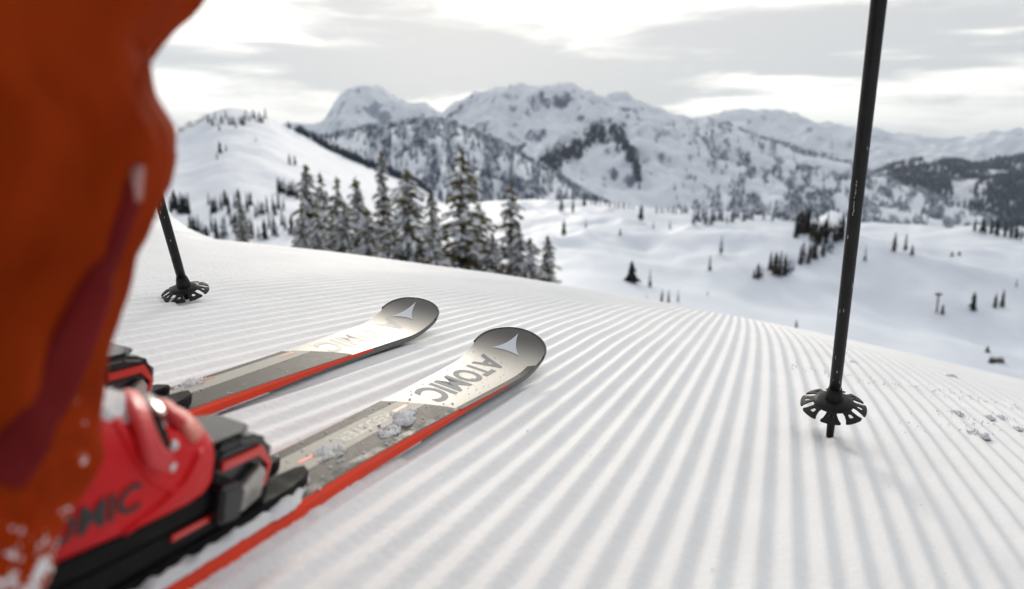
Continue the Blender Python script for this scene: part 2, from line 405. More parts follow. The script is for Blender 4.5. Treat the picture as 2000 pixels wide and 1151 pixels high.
def snow_h(s, g, grooves=True):
    """height of the snow above the tangent plane at plane coordinates s (right), g (along the grooves)"""
    s = np.asarray(s, float); g = np.asarray(g, float)
    r = np.sqrt(s * s + g * g)
    h = -CURV * np.clip(r - DROP0, 0, None) ** 2
    lin = r > 10.5
    h = np.where(lin, -CURV * (9.5 ** 2) - 2 * CURV * 9.5 * (r - 10.5), h)
    P0 = np.array(ORG); X = P0[0] + S.x * s + G.x * g; Y = P0[1] + S.y * s + G.y * g
    # bank at the left edge of the run
    q = sstep(-X / np.maximum(Y, .3) * 1.0, .445, .66) * sstep(Y, 2.2, 3.6) * (1 - sstep(Y, 5.2, 9))
    h = h + q * (.80 + .10 * fbm2(X * 5, Y * 5, 3, 5)) * .9
    edge = sstep(-X / np.maximum(Y, .3), .42, .47) * sstep(Y, 2.4, 3.2) * (1 - sstep(Y, 5, 8))
    h = h + edge * .05 * (fbm2(X * 9, Y * 9, 4, 9) + .25)
    h = h + .004 * fbm2(X * 2.3, Y * 2.3, 3, 3)
    if grooves:
        phi = s + TURN * np.clip(g - .3, 0, None) ** 2 * 1.0
        wob = .0006 * fbm2(phi * 12, g * 1.1, 2, 11)
        c = np.cos(2 * np.pi * (phi + wob) / PER)
        prof = np.arcsin(.98 * c) / math.asin(.98)
        d = (s - sa) * _sn.x + (g - ga) * _sn.y
        amp = 1 - .88 * sstep(d + .1 * fbm2(s * 5, g * 5, 3, 2), -.05, .32) * sstep(s, .15, .7)
        amp = amp * (1 - .97 * np.clip(edge + sstep(-X / np.maximum(Y, .3), .37, .43) * sstep(Y, 2.9, 3.8) * .7, 0, 1))
        amp = amp * (.82 + .3 * fbm2(s * 3.1, g * .9, 2, 8))
        h = h + GAMP * (prof - 1) * amp
        # crumbs of snow and small chips torn from the ridges
        rough = .00022 * fbm2(s * 110, g * 45, 3, 21)
        sm = np.exp(-((d - .02) / .055) ** 2) * sstep(s, .15, .5)
        for (hs_, hg_) in POLES:
            rp = np.sqrt((s - hs_) ** 2 + (g - hg_) ** 2); h = h - .010 * np.exp(-(rp / .011) ** 2) + .0028 * np.exp(-((rp - .019) / .007) ** 2) * (1 + .8 * fbm2(s * 70, g * 70, 2, 77))
        h = h + rough + sm * .006 * np.clip(fbm2(s * 30, g * 30, 3, 31) + .05, 0, 1) * 2
    return h
GAMP = .0038
POLES = [plane_hit(1621, 846), plane_hit(366, 583)]
def snow_pt(s, g, extra=0.0, grooves=False):
    return ORG + S * s + G * g + UP * (float(snow_h(s, g, grooves)) + extra)
def snow_hit(px, py):
    d = ray(px, py); lo = .2; prev = lo
    for i in range(1, 1500):
        t = .2 + i * .01; p = CAM + d * t - ORG; s_, g_ = p.dot(S), p.dot(G)
        if p.dot(UP) < float(snow_h(s_, g_, False)): return s_, g_
    return plane_hit(px, py)

def build_piste():
    gs = [-.35]
    while gs[-1] < 15: gs.append(gs[-1] + .013 + .011 * max(0, gs[-1]))
    phis = [0.0]
    while phis[-1] < 9: phis.append(phis[-1] + PER / (9 if phis[-1] < 1.9 else 7 if phis[-1] < 3.4 else 4))
    phis = [-p for p in reversed(phis[1:])] + phis
    g = np.array(gs)[:, None]; ph = np.array(phis)[None, :]
    s = ph - TURN * np.clip(g - .3, 0, None) ** 2
    g = np.broadcast_to(g, s.shape)
    h = snow_h(s, g)
    V = np.array(ORG)[None, None] + s[..., None] * np.array(S) + g[..., None] * np.array(G) + h[..., None] * np.array(UP)
    o = big_grid('groomed_piste', V, M['piste']); tag(o, 'white groomed ski run with fine parallel corduroy ridges', kind='structure')
    # the same slope behind the camera and to both sides, no detail seen there
    return o
build_piste()

# ------------------------------------------------------------------ terrain beyond the crest
def px_dir(px, py):
    d = ray(px, py); hor = math.hypot(d.x, d.y); return math.atan2(d.x, d.y), d.z / hor
class Layer:
    def __init__(s, name, mat, sky, front, amp, D, r0, shape=1.0, seed=0, nf=1 / 60., crest=0.0, back=.6, nr=110, na=420, azm=None, oct=5, label=None, geo=1.0, smooth=.07):
        """sky: skyline [(px,py)], front: (py at the foot), D ridge distance, r0 foot distance"""
        s.D, s.r0, s.amp, s.shape, s.seed, s.nf, s.crest, s.oct, s.geo = D, r0, amp, shape, seed, nf, crest, oct, geo
        a = [px_dir(*p) for p in sky]; s.az = np.array([q[0] for q in a]); s.tan = np.array([q[1] for q in a])
        s.ftan = px_dir(1000, front)[1]
        s.saz = np.linspace(s.az[0] - .5, s.az[-1] + .5, 600); raw = np.interp(s.saz, s.az, s.tan); kw = np.hanning(int(600 * smooth / (s.saz[-1] - s.saz[0])) | 1); kw /= kw.sum()
        s.stan = np.convolve(np.pad(raw, len(kw) // 2, mode='edge'), kw, mode='valid')
        lo, hi = azm if azm else (s.az[0] - .25, s.az[-1] + .25)
        A = np.linspace(lo, hi, na)[None, :]
        t = np.concatenate([np.linspace(0, 1, nr), 1 + np.linspace(0, 1, 16)[1:] ** 1.2 * back])[:, None]
        r = s.rad(t); r = np.broadcast_to(r, (t.shape[0], na)); Az = np.broadcast_to(A, r.shape)
        z = s.height(Az, r)
        V = np.stack([CAM.x + r * np.sin(Az), CAM.y + r * np.cos(Az), z], -1)
        s.obj = big_grid(name, V, mat); tag(s.obj, label, kind='structure')
    def rad(s, t): return s.r0 + (s.D - s.r0) * np.power(np.maximum(t, 0), s.geo)
    def height(s, az, r):
        az = np.asarray(az, float); r = np.asarray(r, float)
        t = np.clip(((r - s.r0) / (s.D - s.r0)), 0, None) ** (1 / s.geo)
        t0 = np.clip(t, 0, 1); det = sstep(t0, .72, .99)
        zr = s.D * (np.interp(az, s.az, s.tan) * det + np.interp(az, s.saz, s.stan) * (1 - det)) + CAM.z; zf = s.r0 * s.ftan + CAM.z
        tt = np.clip(t, 0, 1); z = zf + (zr - zf) * tt ** s.shape
        over = np.clip(t - 1, 0, None); z = z - over * 1.6 * abs(s.D) * .35 * (over / (over + .1))
        x = r * np.sin(az); y = r * np.cos(az)
        n = fbm2(x * s.nf, y * s.nf, s.oct, s.seed)
        rid = 1 - 2 * np.abs(fbm2(x * s.nf * .8 + 9, y * s.nf * .8, s.oct, s.seed + 40))
        env = np.clip(np.sin(np.pi * np.clip(tt, 0, 1)), 0, 1) ** .6
        env = env * sstep(r, 50, 190)
        rise = zr - zf; mx = s.D * s.tan.max() - s.r0 * s.ftan
        if mx > 0: env = env * np.clip(rise / mx, .1, 1)
        fine = 1 - 2 * np.abs(fbm2(x * s.nf * 5 + 3, y * s.nf * 5, 4, s.seed + 70))
        z = z + s.amp * (.5 * n + .5 * rid) * env + s.amp * .11 * fine * env + s.crest * (n + .8 * fine) * sstep(tt, .6, 1)
        return z
    def find(s, px, py):
        d = ray(px, py); hor = math.hypot(d.x, d.y); az = math.atan2(d.x, d.y)
        r = s.rad(np.linspace(0, 1.0, 900)); z = s.height(np.full(900, az), r)
        below = CAM.z + d.z / hor * r <= z + 1e-6
        i = int(np.argmax(below)) if below.any() else int(np.argmax(z / r))
        rr = float(r[i]); return Vector((CAM.x + rr * math.sin(az), CAM.y + rr * math.cos(az), float(z[i])))

# valley bottom, wide enough to reach the horizon
n_a = 96; rr_ = [0.0, 60, 400, 1500, 4000, 12000, 30000]
vv, ff = [], []
for i, r_ in enumerate(rr_):
    for k in range(n_a):
        a_ = 2 * math.pi * k / n_a; zz = -60 - min(500, r_ * .12)
        vv.append((r_ * math.sin(a_), r_ * math.cos(a_), zz))
mesh_obj('valley_ground', vv, grid_faces(len(rr_), n_a, True), M['plateau'], smooth=True)['kind'] = 'structure'

L = {}
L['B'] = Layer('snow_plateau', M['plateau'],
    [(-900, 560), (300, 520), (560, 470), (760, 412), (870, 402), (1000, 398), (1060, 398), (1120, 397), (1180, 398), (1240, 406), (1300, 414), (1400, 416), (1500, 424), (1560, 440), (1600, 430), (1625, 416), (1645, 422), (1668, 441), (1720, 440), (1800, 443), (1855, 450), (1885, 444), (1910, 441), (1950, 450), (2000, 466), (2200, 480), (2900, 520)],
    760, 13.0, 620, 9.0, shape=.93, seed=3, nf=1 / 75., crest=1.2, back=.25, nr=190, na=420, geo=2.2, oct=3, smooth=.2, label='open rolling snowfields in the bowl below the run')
L['C'] = Layer('snow_hill', M['hill'],
    [(-1200, 330), (0, 300), (240, 262), (300, 262), (345, 262), (375, 250), (400, 232), (425, 220), (450, 215), (490, 219), (525, 232), (555, 250), (590, 268), (640, 296), (700, 322), (760, 345), (815, 366), (860, 396), (900, 430), (980, 500)],
    560, 9.0, 640, 120, shape=1.15, seed=12, nf=1 / 90., crest=1.5, back=.3, nr=120, na=420, oct=4, label='white rounded hill with scattered spruces on its flank')
L['D'] = Layer('wooded_ridge', M['wood_ridge'],
    [(300, 330), (480, 290), (560, 268), (600, 270), (640, 276), (690, 268), (730, 262), (765, 258), (800, 252), (850, 246), (880, 250), (930, 266), (970, 284), (1010, 306), (1050, 326), (1090, 350), (1120, 370), (1150, 388), (1180, 402), (1250, 440)],
    470, 60, 1700, 750, shape=1.05, seed=21, nf=1 / 240., crest=3, nr=120, na=420, label='dark forested ridge in front of the peaks')
L['E2'] = Layer('main_mountain_range', M['mtn_main'],
    [(500, 300), (700, 268), (770, 250), (800, 238), (850, 232), (900, 230), (950, 222), (990, 216), (1010, 214), (1040, 206), (1075, 196), (1110, 188), (1140, 196), (1165, 206), (1190, 207), (1220, 203), (1250, 214), (1290, 228), (1340, 240), (1400, 252), (1450, 266), (1500, 280), (1560, 292), (1620, 306), (1660, 320), (1700, 340), (1760, 360), (1820, 384), (1880, 412), (1960, 440), (2100, 480)],
    480, 330, 3600, 1700, shape=1.3, seed=31, nf=1 / 520., crest=22, nr=150, na=560, oct=6, label='snowy rocky mountain range across the valley')
L['E1'] = Layer('high_peak', M['mtn_high'],
    [(400, 300), (520, 262), (560, 246), (600, 252), (632, 252), (645, 236), (662, 216), (685, 200), (705, 196), (730, 198), (752, 194), (775, 206), (800, 219), (828, 213), (850, 224), (880, 230), (960, 225), (1000, 232), (1100, 250)],
    400, 420, 6000, 3800, shape=1.4, seed=44, nf=1 / 800., crest=30, nr=100, na=420, oct=6, label='pale steep summit behind the wooded ridge')
L['G'] = Layer('wooded_valley_side', M['wood_right'],
    [(1500, 380), (1650, 350), (1710, 338), (1750, 322), (1800, 308), (1850, 318), (1900, 330), (1950, 322), (2000, 318), (2200, 300), (2700, 280)],
    560, 160, 4600, 2000, shape=1.15, seed=52, nf=1 / 500., crest=10, nr=110, na=360, label='dark blue wooded valley side at far right')
L['F'] = Layer('distant_mountains', M['mtn_far'],
    [(1200, 300), (1350, 256), (1410, 240), (1450, 232), (1490, 230), (1530, 233), (1570, 246), (1620, 252), (1660, 256), (1700, 251), (1722, 250), (1745, 262), (1800, 270), (1850, 277), (1890, 274), (1925, 271), (1955, 270), (2000, 266), (2100, 262), (2600, 268)],
    420, 620, 9500, 6000, shape=1.3, seed=63, nf=1 / 1300., crest=45, nr=100, na=460, oct=6, label='far pale mountains on the right skyline')

# ------------------------------------------------------------------ skis
def frame(s0, g0, ang, lift=0.0):
    d = (G * math.cos(ang) + S * math.sin(ang)).normalized(); w = d.cross(UP).normalized()
    o = ORG + S * s0 + G * g0 + UP * lift
    m = Matrix((( w.x, d.x, UP.x, o.x), (w.y, d.y, UP.y, o.y), (w.z, d.z, UP.z, o.z), (0, 0, 0, 1)))
    return m
SKI = {'near': dict(s0=-.3799, ang=-.047, w0=.0836, ws=.1272, L=.5798, us=.5277, ur=.4153, rise=.046, pw=2.6),
       'far': dict(s0=-.59, ang=-.099, w0=.070, ws=.1133, L=.6566, us=.6054, ur=.508, rise=.0423, pw=2.05)}
T_TOP = .0155
def ski_halfw(k, u):
    if u >= k['us']: return .5 * k['ws'] * math.sqrt(max(0, 1 - ((u - k['us']) / (k['L'] - k['us'])) ** 2.6))
    if u < 0:
        # waist behind the toe piece then widening towards the tail
        return .5 * k['w0'] * (1 + .14 * min(1, max(0, (-u - .25)) / .75) ** 2)
    return .5 * (k['w0'] + (k['ws'] - k['w0']) * (u / k['us']) ** 1.5)
def ski_top(k, u):
    z = T_TOP + k['rise'] * max(0, (u - k['ur']) / (k['L'] - k['ur'])) ** k['pw'] - .0045 * min(1, max(0, u / k['us']))
    return z
def ski_thick(k, u): return .0150 - .0075 * min(1, max(0, u / k['us'])) - .006 * min(1, max(0, (-u - .4) / .6))
def ski_stations(k):
    us = list(np.linspace(-1.02, -.1, 26)) + list(np.linspace(-.08, k['us'], 54))
    us += [k['us'] + (k['L'] - k['us']) * math.sin(x) for x in np.linspace(0, math.pi / 2, 26)[1:]]
    return us
def deck(k, u, v, lift=.0004): return (v, u, ski_top(k, u) + lift)
def decal(name, k, poly, mat, parent, lift=.0005, cuts=4):
    """flat print laid on the top sheet; poly in (u,v)"""
    bm = bmesh.new(); vs_ = [bm.verts.new((p[1], p[0], 0)) for p in poly]; bm.faces.new(vs_)
    bmesh.ops.triangulate(bm, faces=bm.faces)
    for _ in range(cuts):
        long = [e for e in bm.edges if e.calc_length() > .007]
        if not long: break
        bmesh.ops.subdivide_edges(bm, edges=long, cuts=1); bmesh.ops.triangulate(bm, faces=[f for f in bm.faces if len(f.verts) > 3])
    for v in bm.verts: v.co.z = ski_top(k, v.co.y) + lift
    for f in bm.faces:
        if f.normal.z < 0: f.normal_flip()
    me = bpy.data.meshes.new(name); bm.normal_update(); bm.to_mesh(me); bm.free(); me.materials.append(mat)
    o = bpy.data.objects.new(name, me); C.objects.link(o); o.parent = parent; return o
_tm = {}
def text2d(txt, bold=.02, space=1.0):
    cu = bpy.data.curves.new('lettering', 'FONT'); cu.body = txt; cu.offset = bold; cu.space_character = space; cu.resolution_u = 4; cu.fill_mode = 'FRONT'
    o = bpy.data.objects.new('lettering', cu); C.objects.link(o)
    dg = bpy.context.evaluated_depsgraph_get(); me = bpy.data.meshes.new_from_object(o.evaluated_get(dg))
    bpy.data.objects.remove(o); bpy.data.curves.remove(cu)
    co = np.array([v.co[:] for v in me.vertices]); lo, hi = co.min(0), co.max(0)
    uv = (co[:, :2] - lo[:2]) / (hi[:2] - lo[:2]); fs = [tuple(p.vertices) for p in me.polygons]
    bpy.data.meshes.remove(me); return uv, fs
def ski_text(name, k, txt, u_from, u_to, v_lo, v_hi, mat, parent, slant=0.0, bold=.02, lift=.0007):
    uv, fs = text2d(txt, bold)
    bm = bmesh.new(); vs_ = [bm.verts.new((v_lo + (v_hi - v_lo) * b, u_from + (u_to - u_from) * a + slant * (b - .5), 0)) for a, b in uv]
    for f in fs:
        try: bm.faces.new([vs_[i] for i in f])
        except ValueError: pass
    bmesh.ops.triangulate(bm, faces=bm.faces)
    for _ in range(2):
        long = [e for e in bm.edges if e.calc_length() > .012]
        if not long: break
        bmesh.ops.subdivide_edges(bm, edges=long, cuts=1); bmesh.ops.triangulate(bm, faces=[f for f in bm.faces if len(f.verts) > 3])
    bm.normal_update()
    for f in bm.faces:
        if f.normal.z < 0: f.normal_flip()
    for v in bm.verts: v.co.z = ski_top(k, v.co.y) + lift
    me = bpy.data.meshes.new(name); bm.to_mesh(me); bm.free(); me.materials.append(mat)
    o = bpy.data.objects.new(name, me); C.objects.link(o); o.parent = parent; return o

def make_ski(key, label):
    k = SKI[key]
    root = thing('ski', label, 'ski', 'pair of skis lying on the corduroy', mat=frame(k['s0'], 1.74 * H, k['ang']))
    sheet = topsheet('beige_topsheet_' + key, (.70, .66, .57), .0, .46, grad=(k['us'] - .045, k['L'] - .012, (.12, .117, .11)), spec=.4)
    us = ski_stations(k); NV = 14
    # deck
    bev = lambda u: .0042 * (1 - min(1, max(0, (u - .0) / .40))) + .0012
    V, Fc = [], []
    for u in us:
        hr = max(0, ski_halfw(k, u) - bev(u)); hl = max(0, ski_halfw(k, u) - .0018)
        for j in range(NV + 1):
            q = -1 + 2 * j / NV; V.append((hr * q if q > 0 else hl * q, u, ski_top(k, u) - .0006 * abs(q) ** 6))
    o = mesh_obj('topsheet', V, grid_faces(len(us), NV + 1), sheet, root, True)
    # sidewalls: bevel, coloured wall, steel edge, and the base
    for sgn in (-1, 1):
        V, mi = [], []
        for u in us:
            hw = ski_halfw(k, u); b = bev(u) if sgn > 0 else .0018; z = ski_top(k, u); th = ski_thick(k, u); zb = z - th
            hin = max(0, hw - b)
            for (x, zz) in ((hin, z - .0006), (hw - b * .1 - .0002, z - min(.0035, th * .35)), (hw, zb + .002 + max(0, th * .62 - .002) * min(1, max(0, (u - .13) / .27))), (hw + .0004, zb)):
                V.append((sgn * max(0, x), u, zz))
        Fc = grid_faces(len(us), 4); mi = []
        for (a, b_, c, d) in Fc:
            col = a % 4; u = V[a][1]
            if col == 2: mi.append(1 if u < .12 else 2)
            else: mi.append(0 if u < .385 else 2)
        if sgn < 0: Fc = [tuple(reversed(f)) for f in Fc]
        mesh_obj('sidewall', V, Fc, [M['red_edge'], M['steel'], M['rim']], root, False, mi)
    V = []
    for u in us:
        hw = ski_halfw(k, u); zb = ski_top(k, u) - ski_thick(k, u)
        V += [(-hw - .0004, u, zb), (hw + .0004, u, zb)]
    mesh_obj('base', V, [tuple(reversed(f)) for f in grid_faces(len(us), 2)], M['base_black'], root)
    # rim round the tip
    path = []
    u1 = k['us'] + .004
    tt = [k['us'] + (k['L'] - k['us']) * math.sin(x) for x in np.linspace(.02, math.pi / 2, 18)]
    path = [(-ski_halfw(k, u), u, ski_top(k, u) - .001) for u in tt] + [(ski_halfw(k, u), u, ski_top(k, u) - .001) for u in reversed(tt[:-1])]
    tube(path, .0019, 8, 'tip_rim', M['rim'], root)
    return root, k

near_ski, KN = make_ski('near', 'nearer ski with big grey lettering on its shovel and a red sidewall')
def rect(u0, u1, v0, v1): return [(u0, v0), (u1, v0), (u1, v1), (u0, v1)]
hwN = lambda u: ski_halfw(KN, u) - .0056 + .0042 * min(1, max(0, (u - .0) / .40))
panel = [(-1.0, -.034)] + [(u, -ski_halfw(KN, u) + .0022) for u in (-.3, -.2, -.1, 0, .04, .09, .14, .182)] + [(.196, -.029), (.214, .004), (.222, .019), (.226, .030), (.2285, hwN(.22))] + [(u, hwN(u)) for u in (.16, .09, .04, 0, -.1, -.3)] + [(-1.0, .034)]
decal('bronze_panel', KN, panel, M['bronze'], near_ski, .0003, 9)
decal('centre_stripe', KN, [(-.30, -.026), (.10, -.027), (.197, -.0275), (.2135, .0035), (.10, .006), (-.30, .008)], M['stripe'], near_ski, .0005, 7)
decal('dark_band', KN, [(-1.0, .027), (-.3, .0255), (0, .0265), (.10, .030), (.20, .036), (.2285, .040)] + [(.2285, hwN(.22) + .0002)] + [(u, hwN(u)) for u in (.16, .09, .04, 0, -.1, -.3)] + [(-1.0, .034)], M['ski_dark'], near_ski, .0006, 8)
decal('red_dash', KN, rect(.158, .192, -.0145, -.0095), M['dash'], near_ski, .0008)
decal('red_dash', KN, rect(-.030, .010, -.0115, -.0065), M['dash'], near_ski, .0008)
decal('edge_band', KN, [(.229, .040), (.229, .0475), (.33, .0535), (.42, .0575), (.50, .0605), (.49, .050), (.40, .0475), (.30, .043)], M['bronze'], near_ski, .0005, 6)
ski_text('lettering', KN, 'ATOMIC', .492, .238, -.033, .016, M['letter'], near_ski, -.012, .03, .0003)
ski_text('pale_lettering', KN, 'REDSTER', .148, .040, -.019, -.003, M['letter_faint'], near_ski, 0, .015)
def emblem(k, P, parent):
    # three long points joined by hollow curves
    out = []
    c = (sum(p[0] for p in P) / 3, sum(p[1] for p in P) / 3)
    for i in range(3):
        a, b = P[i], P[(i + 1) % 3]; m = ((a[0] + b[0]) / 2 * .42 + c[0] * .58, (a[1] + b[1]) / 2 * .42 + c[1] * .58)
        for t in np.linspace(0, 1, 8)[:-1]:
            out.append(((1 - t) ** 2 * a[0] + 2 * t * (1 - t) * m[0] + t * t * b[0], (1 - t) ** 2 * a[1] + 2 * t * (1 - t) * m[1] + t * t * b[1]))
    decal('emblem', k, out, M['emblem'], parent, .0009, 5)
emblem(KN, [(.5689, .0007), (.5210, -.0290), (.5150, .0260)], near_ski)

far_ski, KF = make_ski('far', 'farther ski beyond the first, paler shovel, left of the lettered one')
hwF = lambda u: ski_halfw(KF, u) - .0056 + .0042 * min(1, max(0, (u - .0) / .40))
panel = [(-1.0, -.028)] + [(u, -ski_halfw(KF, u) + .0022) for u in (-.3, -.2, -.1, 0, .06, .12, .19, .258)] + [(.275, -.020), (.294, -.008), (.312, .014), (.326, hwF(.32))] + [(u, hwF(u)) for u in (.24, .18, .12, .06, 0, -.1, -.3)] + [(-1.0, .028)]
decal('bronze_panel', KF, panel, M['bronze'], far_ski, .0003, 9)
decal('centre_stripe', KF, [(-.30, -.022), (.10, -.026), (.272, -.030), (.293, -.009), (.10, -.004), (-.30, .002)], M['stripe'], far_ski, .0005, 7)
decal('red_dash', KF, rect(.230, .265, -.0245, -.0205), M['dash'], far_ski, .0008)
decal('red_dash', KF, rect(.066, .098, -.0265, -.0225), M['dash'], far_ski, .0008)
ski_text('lettering', KF, 'ATOMIC', .575, .315, -.030, .017, M['letter_faint'], far_ski, -.012, .03, .0003)
emblem(KF, [(.6448, -.0037), (.5796, -.0262), (.5880, .0190)], far_ski)

# ------------------------------------------------------------------ bindings (parts of a thing that stands on its ski)
def make_binding(parent_frame, label, uo=0.0, scale=1.0):
    b = thing('ski_binding', label, 'binding', 'toe bindings on the skis', mat=parent_frame)
    Z0 = T_TOP
    U = lambda y: y + uo
    # interface plate with a forked front end
    plate = [(-.034, -.62), (.034, -.62), (.034, -.10), (.030, -.075), (.024, -.060), (.013, -.052), (.009, -.062), (.006, -.10), (-.006, -.10), (-.009, -.062), (-.013, -.052), (-.024, -.060), (-.030, -.075), (-.034, -.10)]
    prism('plate', [(x, U(y)) for x, y in plate], Z0 + .001, Z0 + .014, M['black_matt'], b, .0015)
    prism('riser', [(x, U(y)) for x, y in [(-.032, -.58), (.032, -.58), (.032, -.20), (.030, -.125), (.022, -.115), (-.022, -.115), (-.030, -.125), (-.032, -.20)]], Z0 + .015, Z0 + .034, M['black_matt'], b, .002)
    prism('red_insert', [(U(-.225), Z0 + .026), (U(-.165), Z0 + .026), (U(-.160), Z0 + .031), (U(-.225), Z0 + .031)], .0325, .0345, M['red_gloss'], b, .0004, 'x')
    # housing of the toe piece: rounded wedge, higher at the back
    prof = [(-.186, .020), (-.126, .020), (-.119, .030), (-.1195, .050), (-.124, .062), (-.134, .070), (-.156, .074), (-.178, .074), (-.188, .066), (-.19, .035)]
    prism('toe_housing', [(U(y), z + .018) for y, z in prof], -.029, .029, M['black_gloss'], b, .005, 'x', 3)
    prism('top_cover', [(-.024, U(-.182)), (.024, U(-.182)), (.0245, U(-.152)), (.016, U(-.136)), (-.016, U(-.136)), (-.0245, U(-.152))], .0905, .0945, M['black_gloss'], b, .002)
    for sg in (-1, 1):
        a, c = (.0292, .0322) if sg > 0 else (-.0322, -.0292)
        prism('red_band', [(U(-0.18), 0.074), (U(-0.142), 0.074), (U(-0.13), 0.063), (U(-0.134), 0.045), (U(-0.13), 0.045), (U(-0.1245), 0.063), (U(-0.138), 0.0815), (U(-0.18), 0.0815)], a, c, M['red_gloss'], b, .0008, 'x')
        a, c = (.0292, .0360) if sg > 0 else (-.0360, -.0292)
        prism('side_plate', [(U(-0.176), 0.051), (U(-0.144), 0.069), (U(-0.135), 0.061), (U(-0.139), 0.041), (U(-0.158), 0.035), (U(-0.174), 0.039)], a, c, M['chrome'], b, .0016, 'x')
        # wing that grips the toe of the boot
        a, c = (.026, .044) if sg > 0 else (-.044, -.026)
        prism('wing', [(U(-.192), .040), (U(-.170), .037), (U(-.166), .060), (U(-.171), .068), (U(-.192), .070)], a, c, M['black_gloss'], b, .003, 'x', 3)
        prism('front_plate', [(sg * .006, U(-.1195)), (sg * .026, U(-.1235)), (sg * .026, U(-.119)), (sg * .007, U(-.1155))] if sg > 0 else [(sg * .026, U(-.1235)), (sg * .006, U(-.1195)), (sg * .007, U(-.1155)), (sg * .026, U(-.119))], .045, .074, M['chrome'], b, .001)
    prism('slide_pad', [(-.020, U(-.215)), (.020, U(-.215)), (.018, U(-.190)), (-.018, U(-.190))], Z0 + .0345, Z0 + .0385, M['steel'], b, .0008)
    # heel piece, hidden behind the trouser leg from here
    prism('heel_housing', [(U(-.56), .047), (U(-.51), .047), (U(-.505), .080), (U(-.52), .108), (U(-.555), .100), (U(-.60), .062)], -.028, .028, M['black_gloss'], b, .004, 'x')
    bpy.context.view_layer.update()
    return b
bN = make_binding(frame(SKI['near']['s0'], 1.74 * H, SKI['near']['ang']), 'black binding with red band in front of the near red boot', .0)
bF = make_binding(frame(SKI['far']['s0'], 1.74 * H, SKI['far']['ang']), 'black binding on the farther ski, half hidden behind the trouser leg', .066)

# ------------------------------------------------------------------ person: trousers and boots
person = thing('person', 'person in orange ski trousers and red boots standing on skis at left', 'person', mat=frame(SKI['near']['s0'], 1.74 * H, SKI['near']['ang']))
LEGC = [(.06, -.387), (.08, -.388), (.10, -.383), (.12, -.371), (.14, -.364), (.16, -.363), (.18, -.362), (.20, -.358), (.22, -.351), (.24, -.345), (.26, -.337), (.28, -.328), (.295, -.326), (.31, -.331), (.325, -.347), (.345, -.352), (.36, -.341), (.38, -.325), (.40, -.318), (.42, -.314), (.44, -.311), (.46, -.309), (.48, -.307), (.51, -.312), (.54, -.335), (.58, -.375), (.64, -.44), (.72, -.53), (.80, -.62), (.88, -.70)]
def leg_mesh(name, off, par, zmin=.072):
    rings = []; n = 96
    zs = np.concatenate([np.linspace(zmin, .50, 110), np.linspace(.51, .88, 30)])
    lz = [a for a, _ in LEGC]; lu = [b for _, b in LEGC]
    for z in zs:
        uc = float(np.interp(z, lz, lu)); r = .085 + .10 * max(0, z - .30) if z < .6 else .115 + .03 * (z - .6)
        ring = []
        for i in range(n):
            t = 2 * math.pi * i / n; cx_, sx = math.cos(t), math.sin(t)
            # soft folds: none on the outer front edge that is the outline
            q = noise.noise(Vector((cx_ * 2.2 + off * 9, sx * 2.2, z * 7 + .25 * t))) * .011 + noise.noise(Vector((cx_ * 4 + 3, sx * 4, z * 17 + cx_ * 2))) * .005
            q *= 1 - .97 * max(0, cx_) ** 1.2
            q += .003 * noise.noise(Vector((cx_ * 5, sx * 5, z * 40)))
            dz = 0
            if z < .14: dz = .018 * (1 - (z - zmin) / (.14 - zmin)) * (cx_ * .6 + noise.noise(Vector((t * 1.1, 0, 3))) * .6)
            lean = max(0, z - .5) * -.25
            ring.append((off + lean * (1 if off < 0 else .2) + (r * .9 + q) * sx, uc + (r + q) * cx_, z + dz))
        rings.append(ring)
    return rings
rings = leg_mesh('trousers', 0.0, person)
V, Fc = loft(rings, cap=False)
n0 = len(V); r2 = leg_mesh('trousers', -.235, person)
V2, F2 = loft(r2, cap=False)
# seat of the trousers joins both legs
V = V + V2; Fc = Fc + [tuple(i + n0 for i in f) for f in F2]
seat = []
for z, hw, uc, ru in ((.80, .20, -.62, .115), (.86, .21, -.68, .13), (.94, .20, -.72, .14), (1.02, .175, -.72, .135), (1.08, .165, -.70, .13)):
    seat.append([(-.115 + hw * math.sin(2 * math.pi * i / 96), uc + ru * math.cos(2 * math.pi * i / 96), z) for i in range(96)])
Vs, Fs = loft(seat, cap=True); n1 = len(V); V = V + Vs; Fc = Fc + [tuple(i + n1 for i in f) for f in Fs]
trousers = mesh_obj('trousers', V, Fc, M['trouser'], person, True)
sol = trousers.modifiers.new('thickness', 'SOLIDIFY'); sol.thickness = .0015; sol.offset = -1

# the legs themselves, inside the cloth
def limb(off):
    out = []
    for z in np.linspace(.12, .84, 26):
        uc = float(np.interp(z, [a for a, _ in LEGC], [b for _, b in LEGC])); rb = .052 + .02 * sstep(z, .5, .8); lean = max(0, z - .5) * -.25 * (1 if off < 0 else .2)
        out.append([(off + lean + rb * math.sin(2 * math.pi * i / 24), uc - .005 + rb * 1.1 * math.cos(2 * math.pi * i / 24), float(z)) for i in range(24)])
    return loft(out)
Va, Fa = limb(0.0); Vb, Fb = limb(-.235); hip = [[(-.115 + w * math.sin(2 * math.pi * i / 24), -.69 + .10 * math.cos(2 * math.pi * i / 24), z) for i in range(24)] for z, w in ((.80, .17), (.9, .17), (1.05, .14))]
Vc, Fcc = loft(hip)
M['base_layer'] = principled('base_layer_fabric', (.02, .02, .022), .9)
mesh_obj('legs', Va + Vb + Vc, Fa + [tuple(i + len(Va) for i in f) for f in Fb] + [tuple(i + len(Va) + len(Vb) for i in f) for f in Fcc], M['base_layer'], person, True)

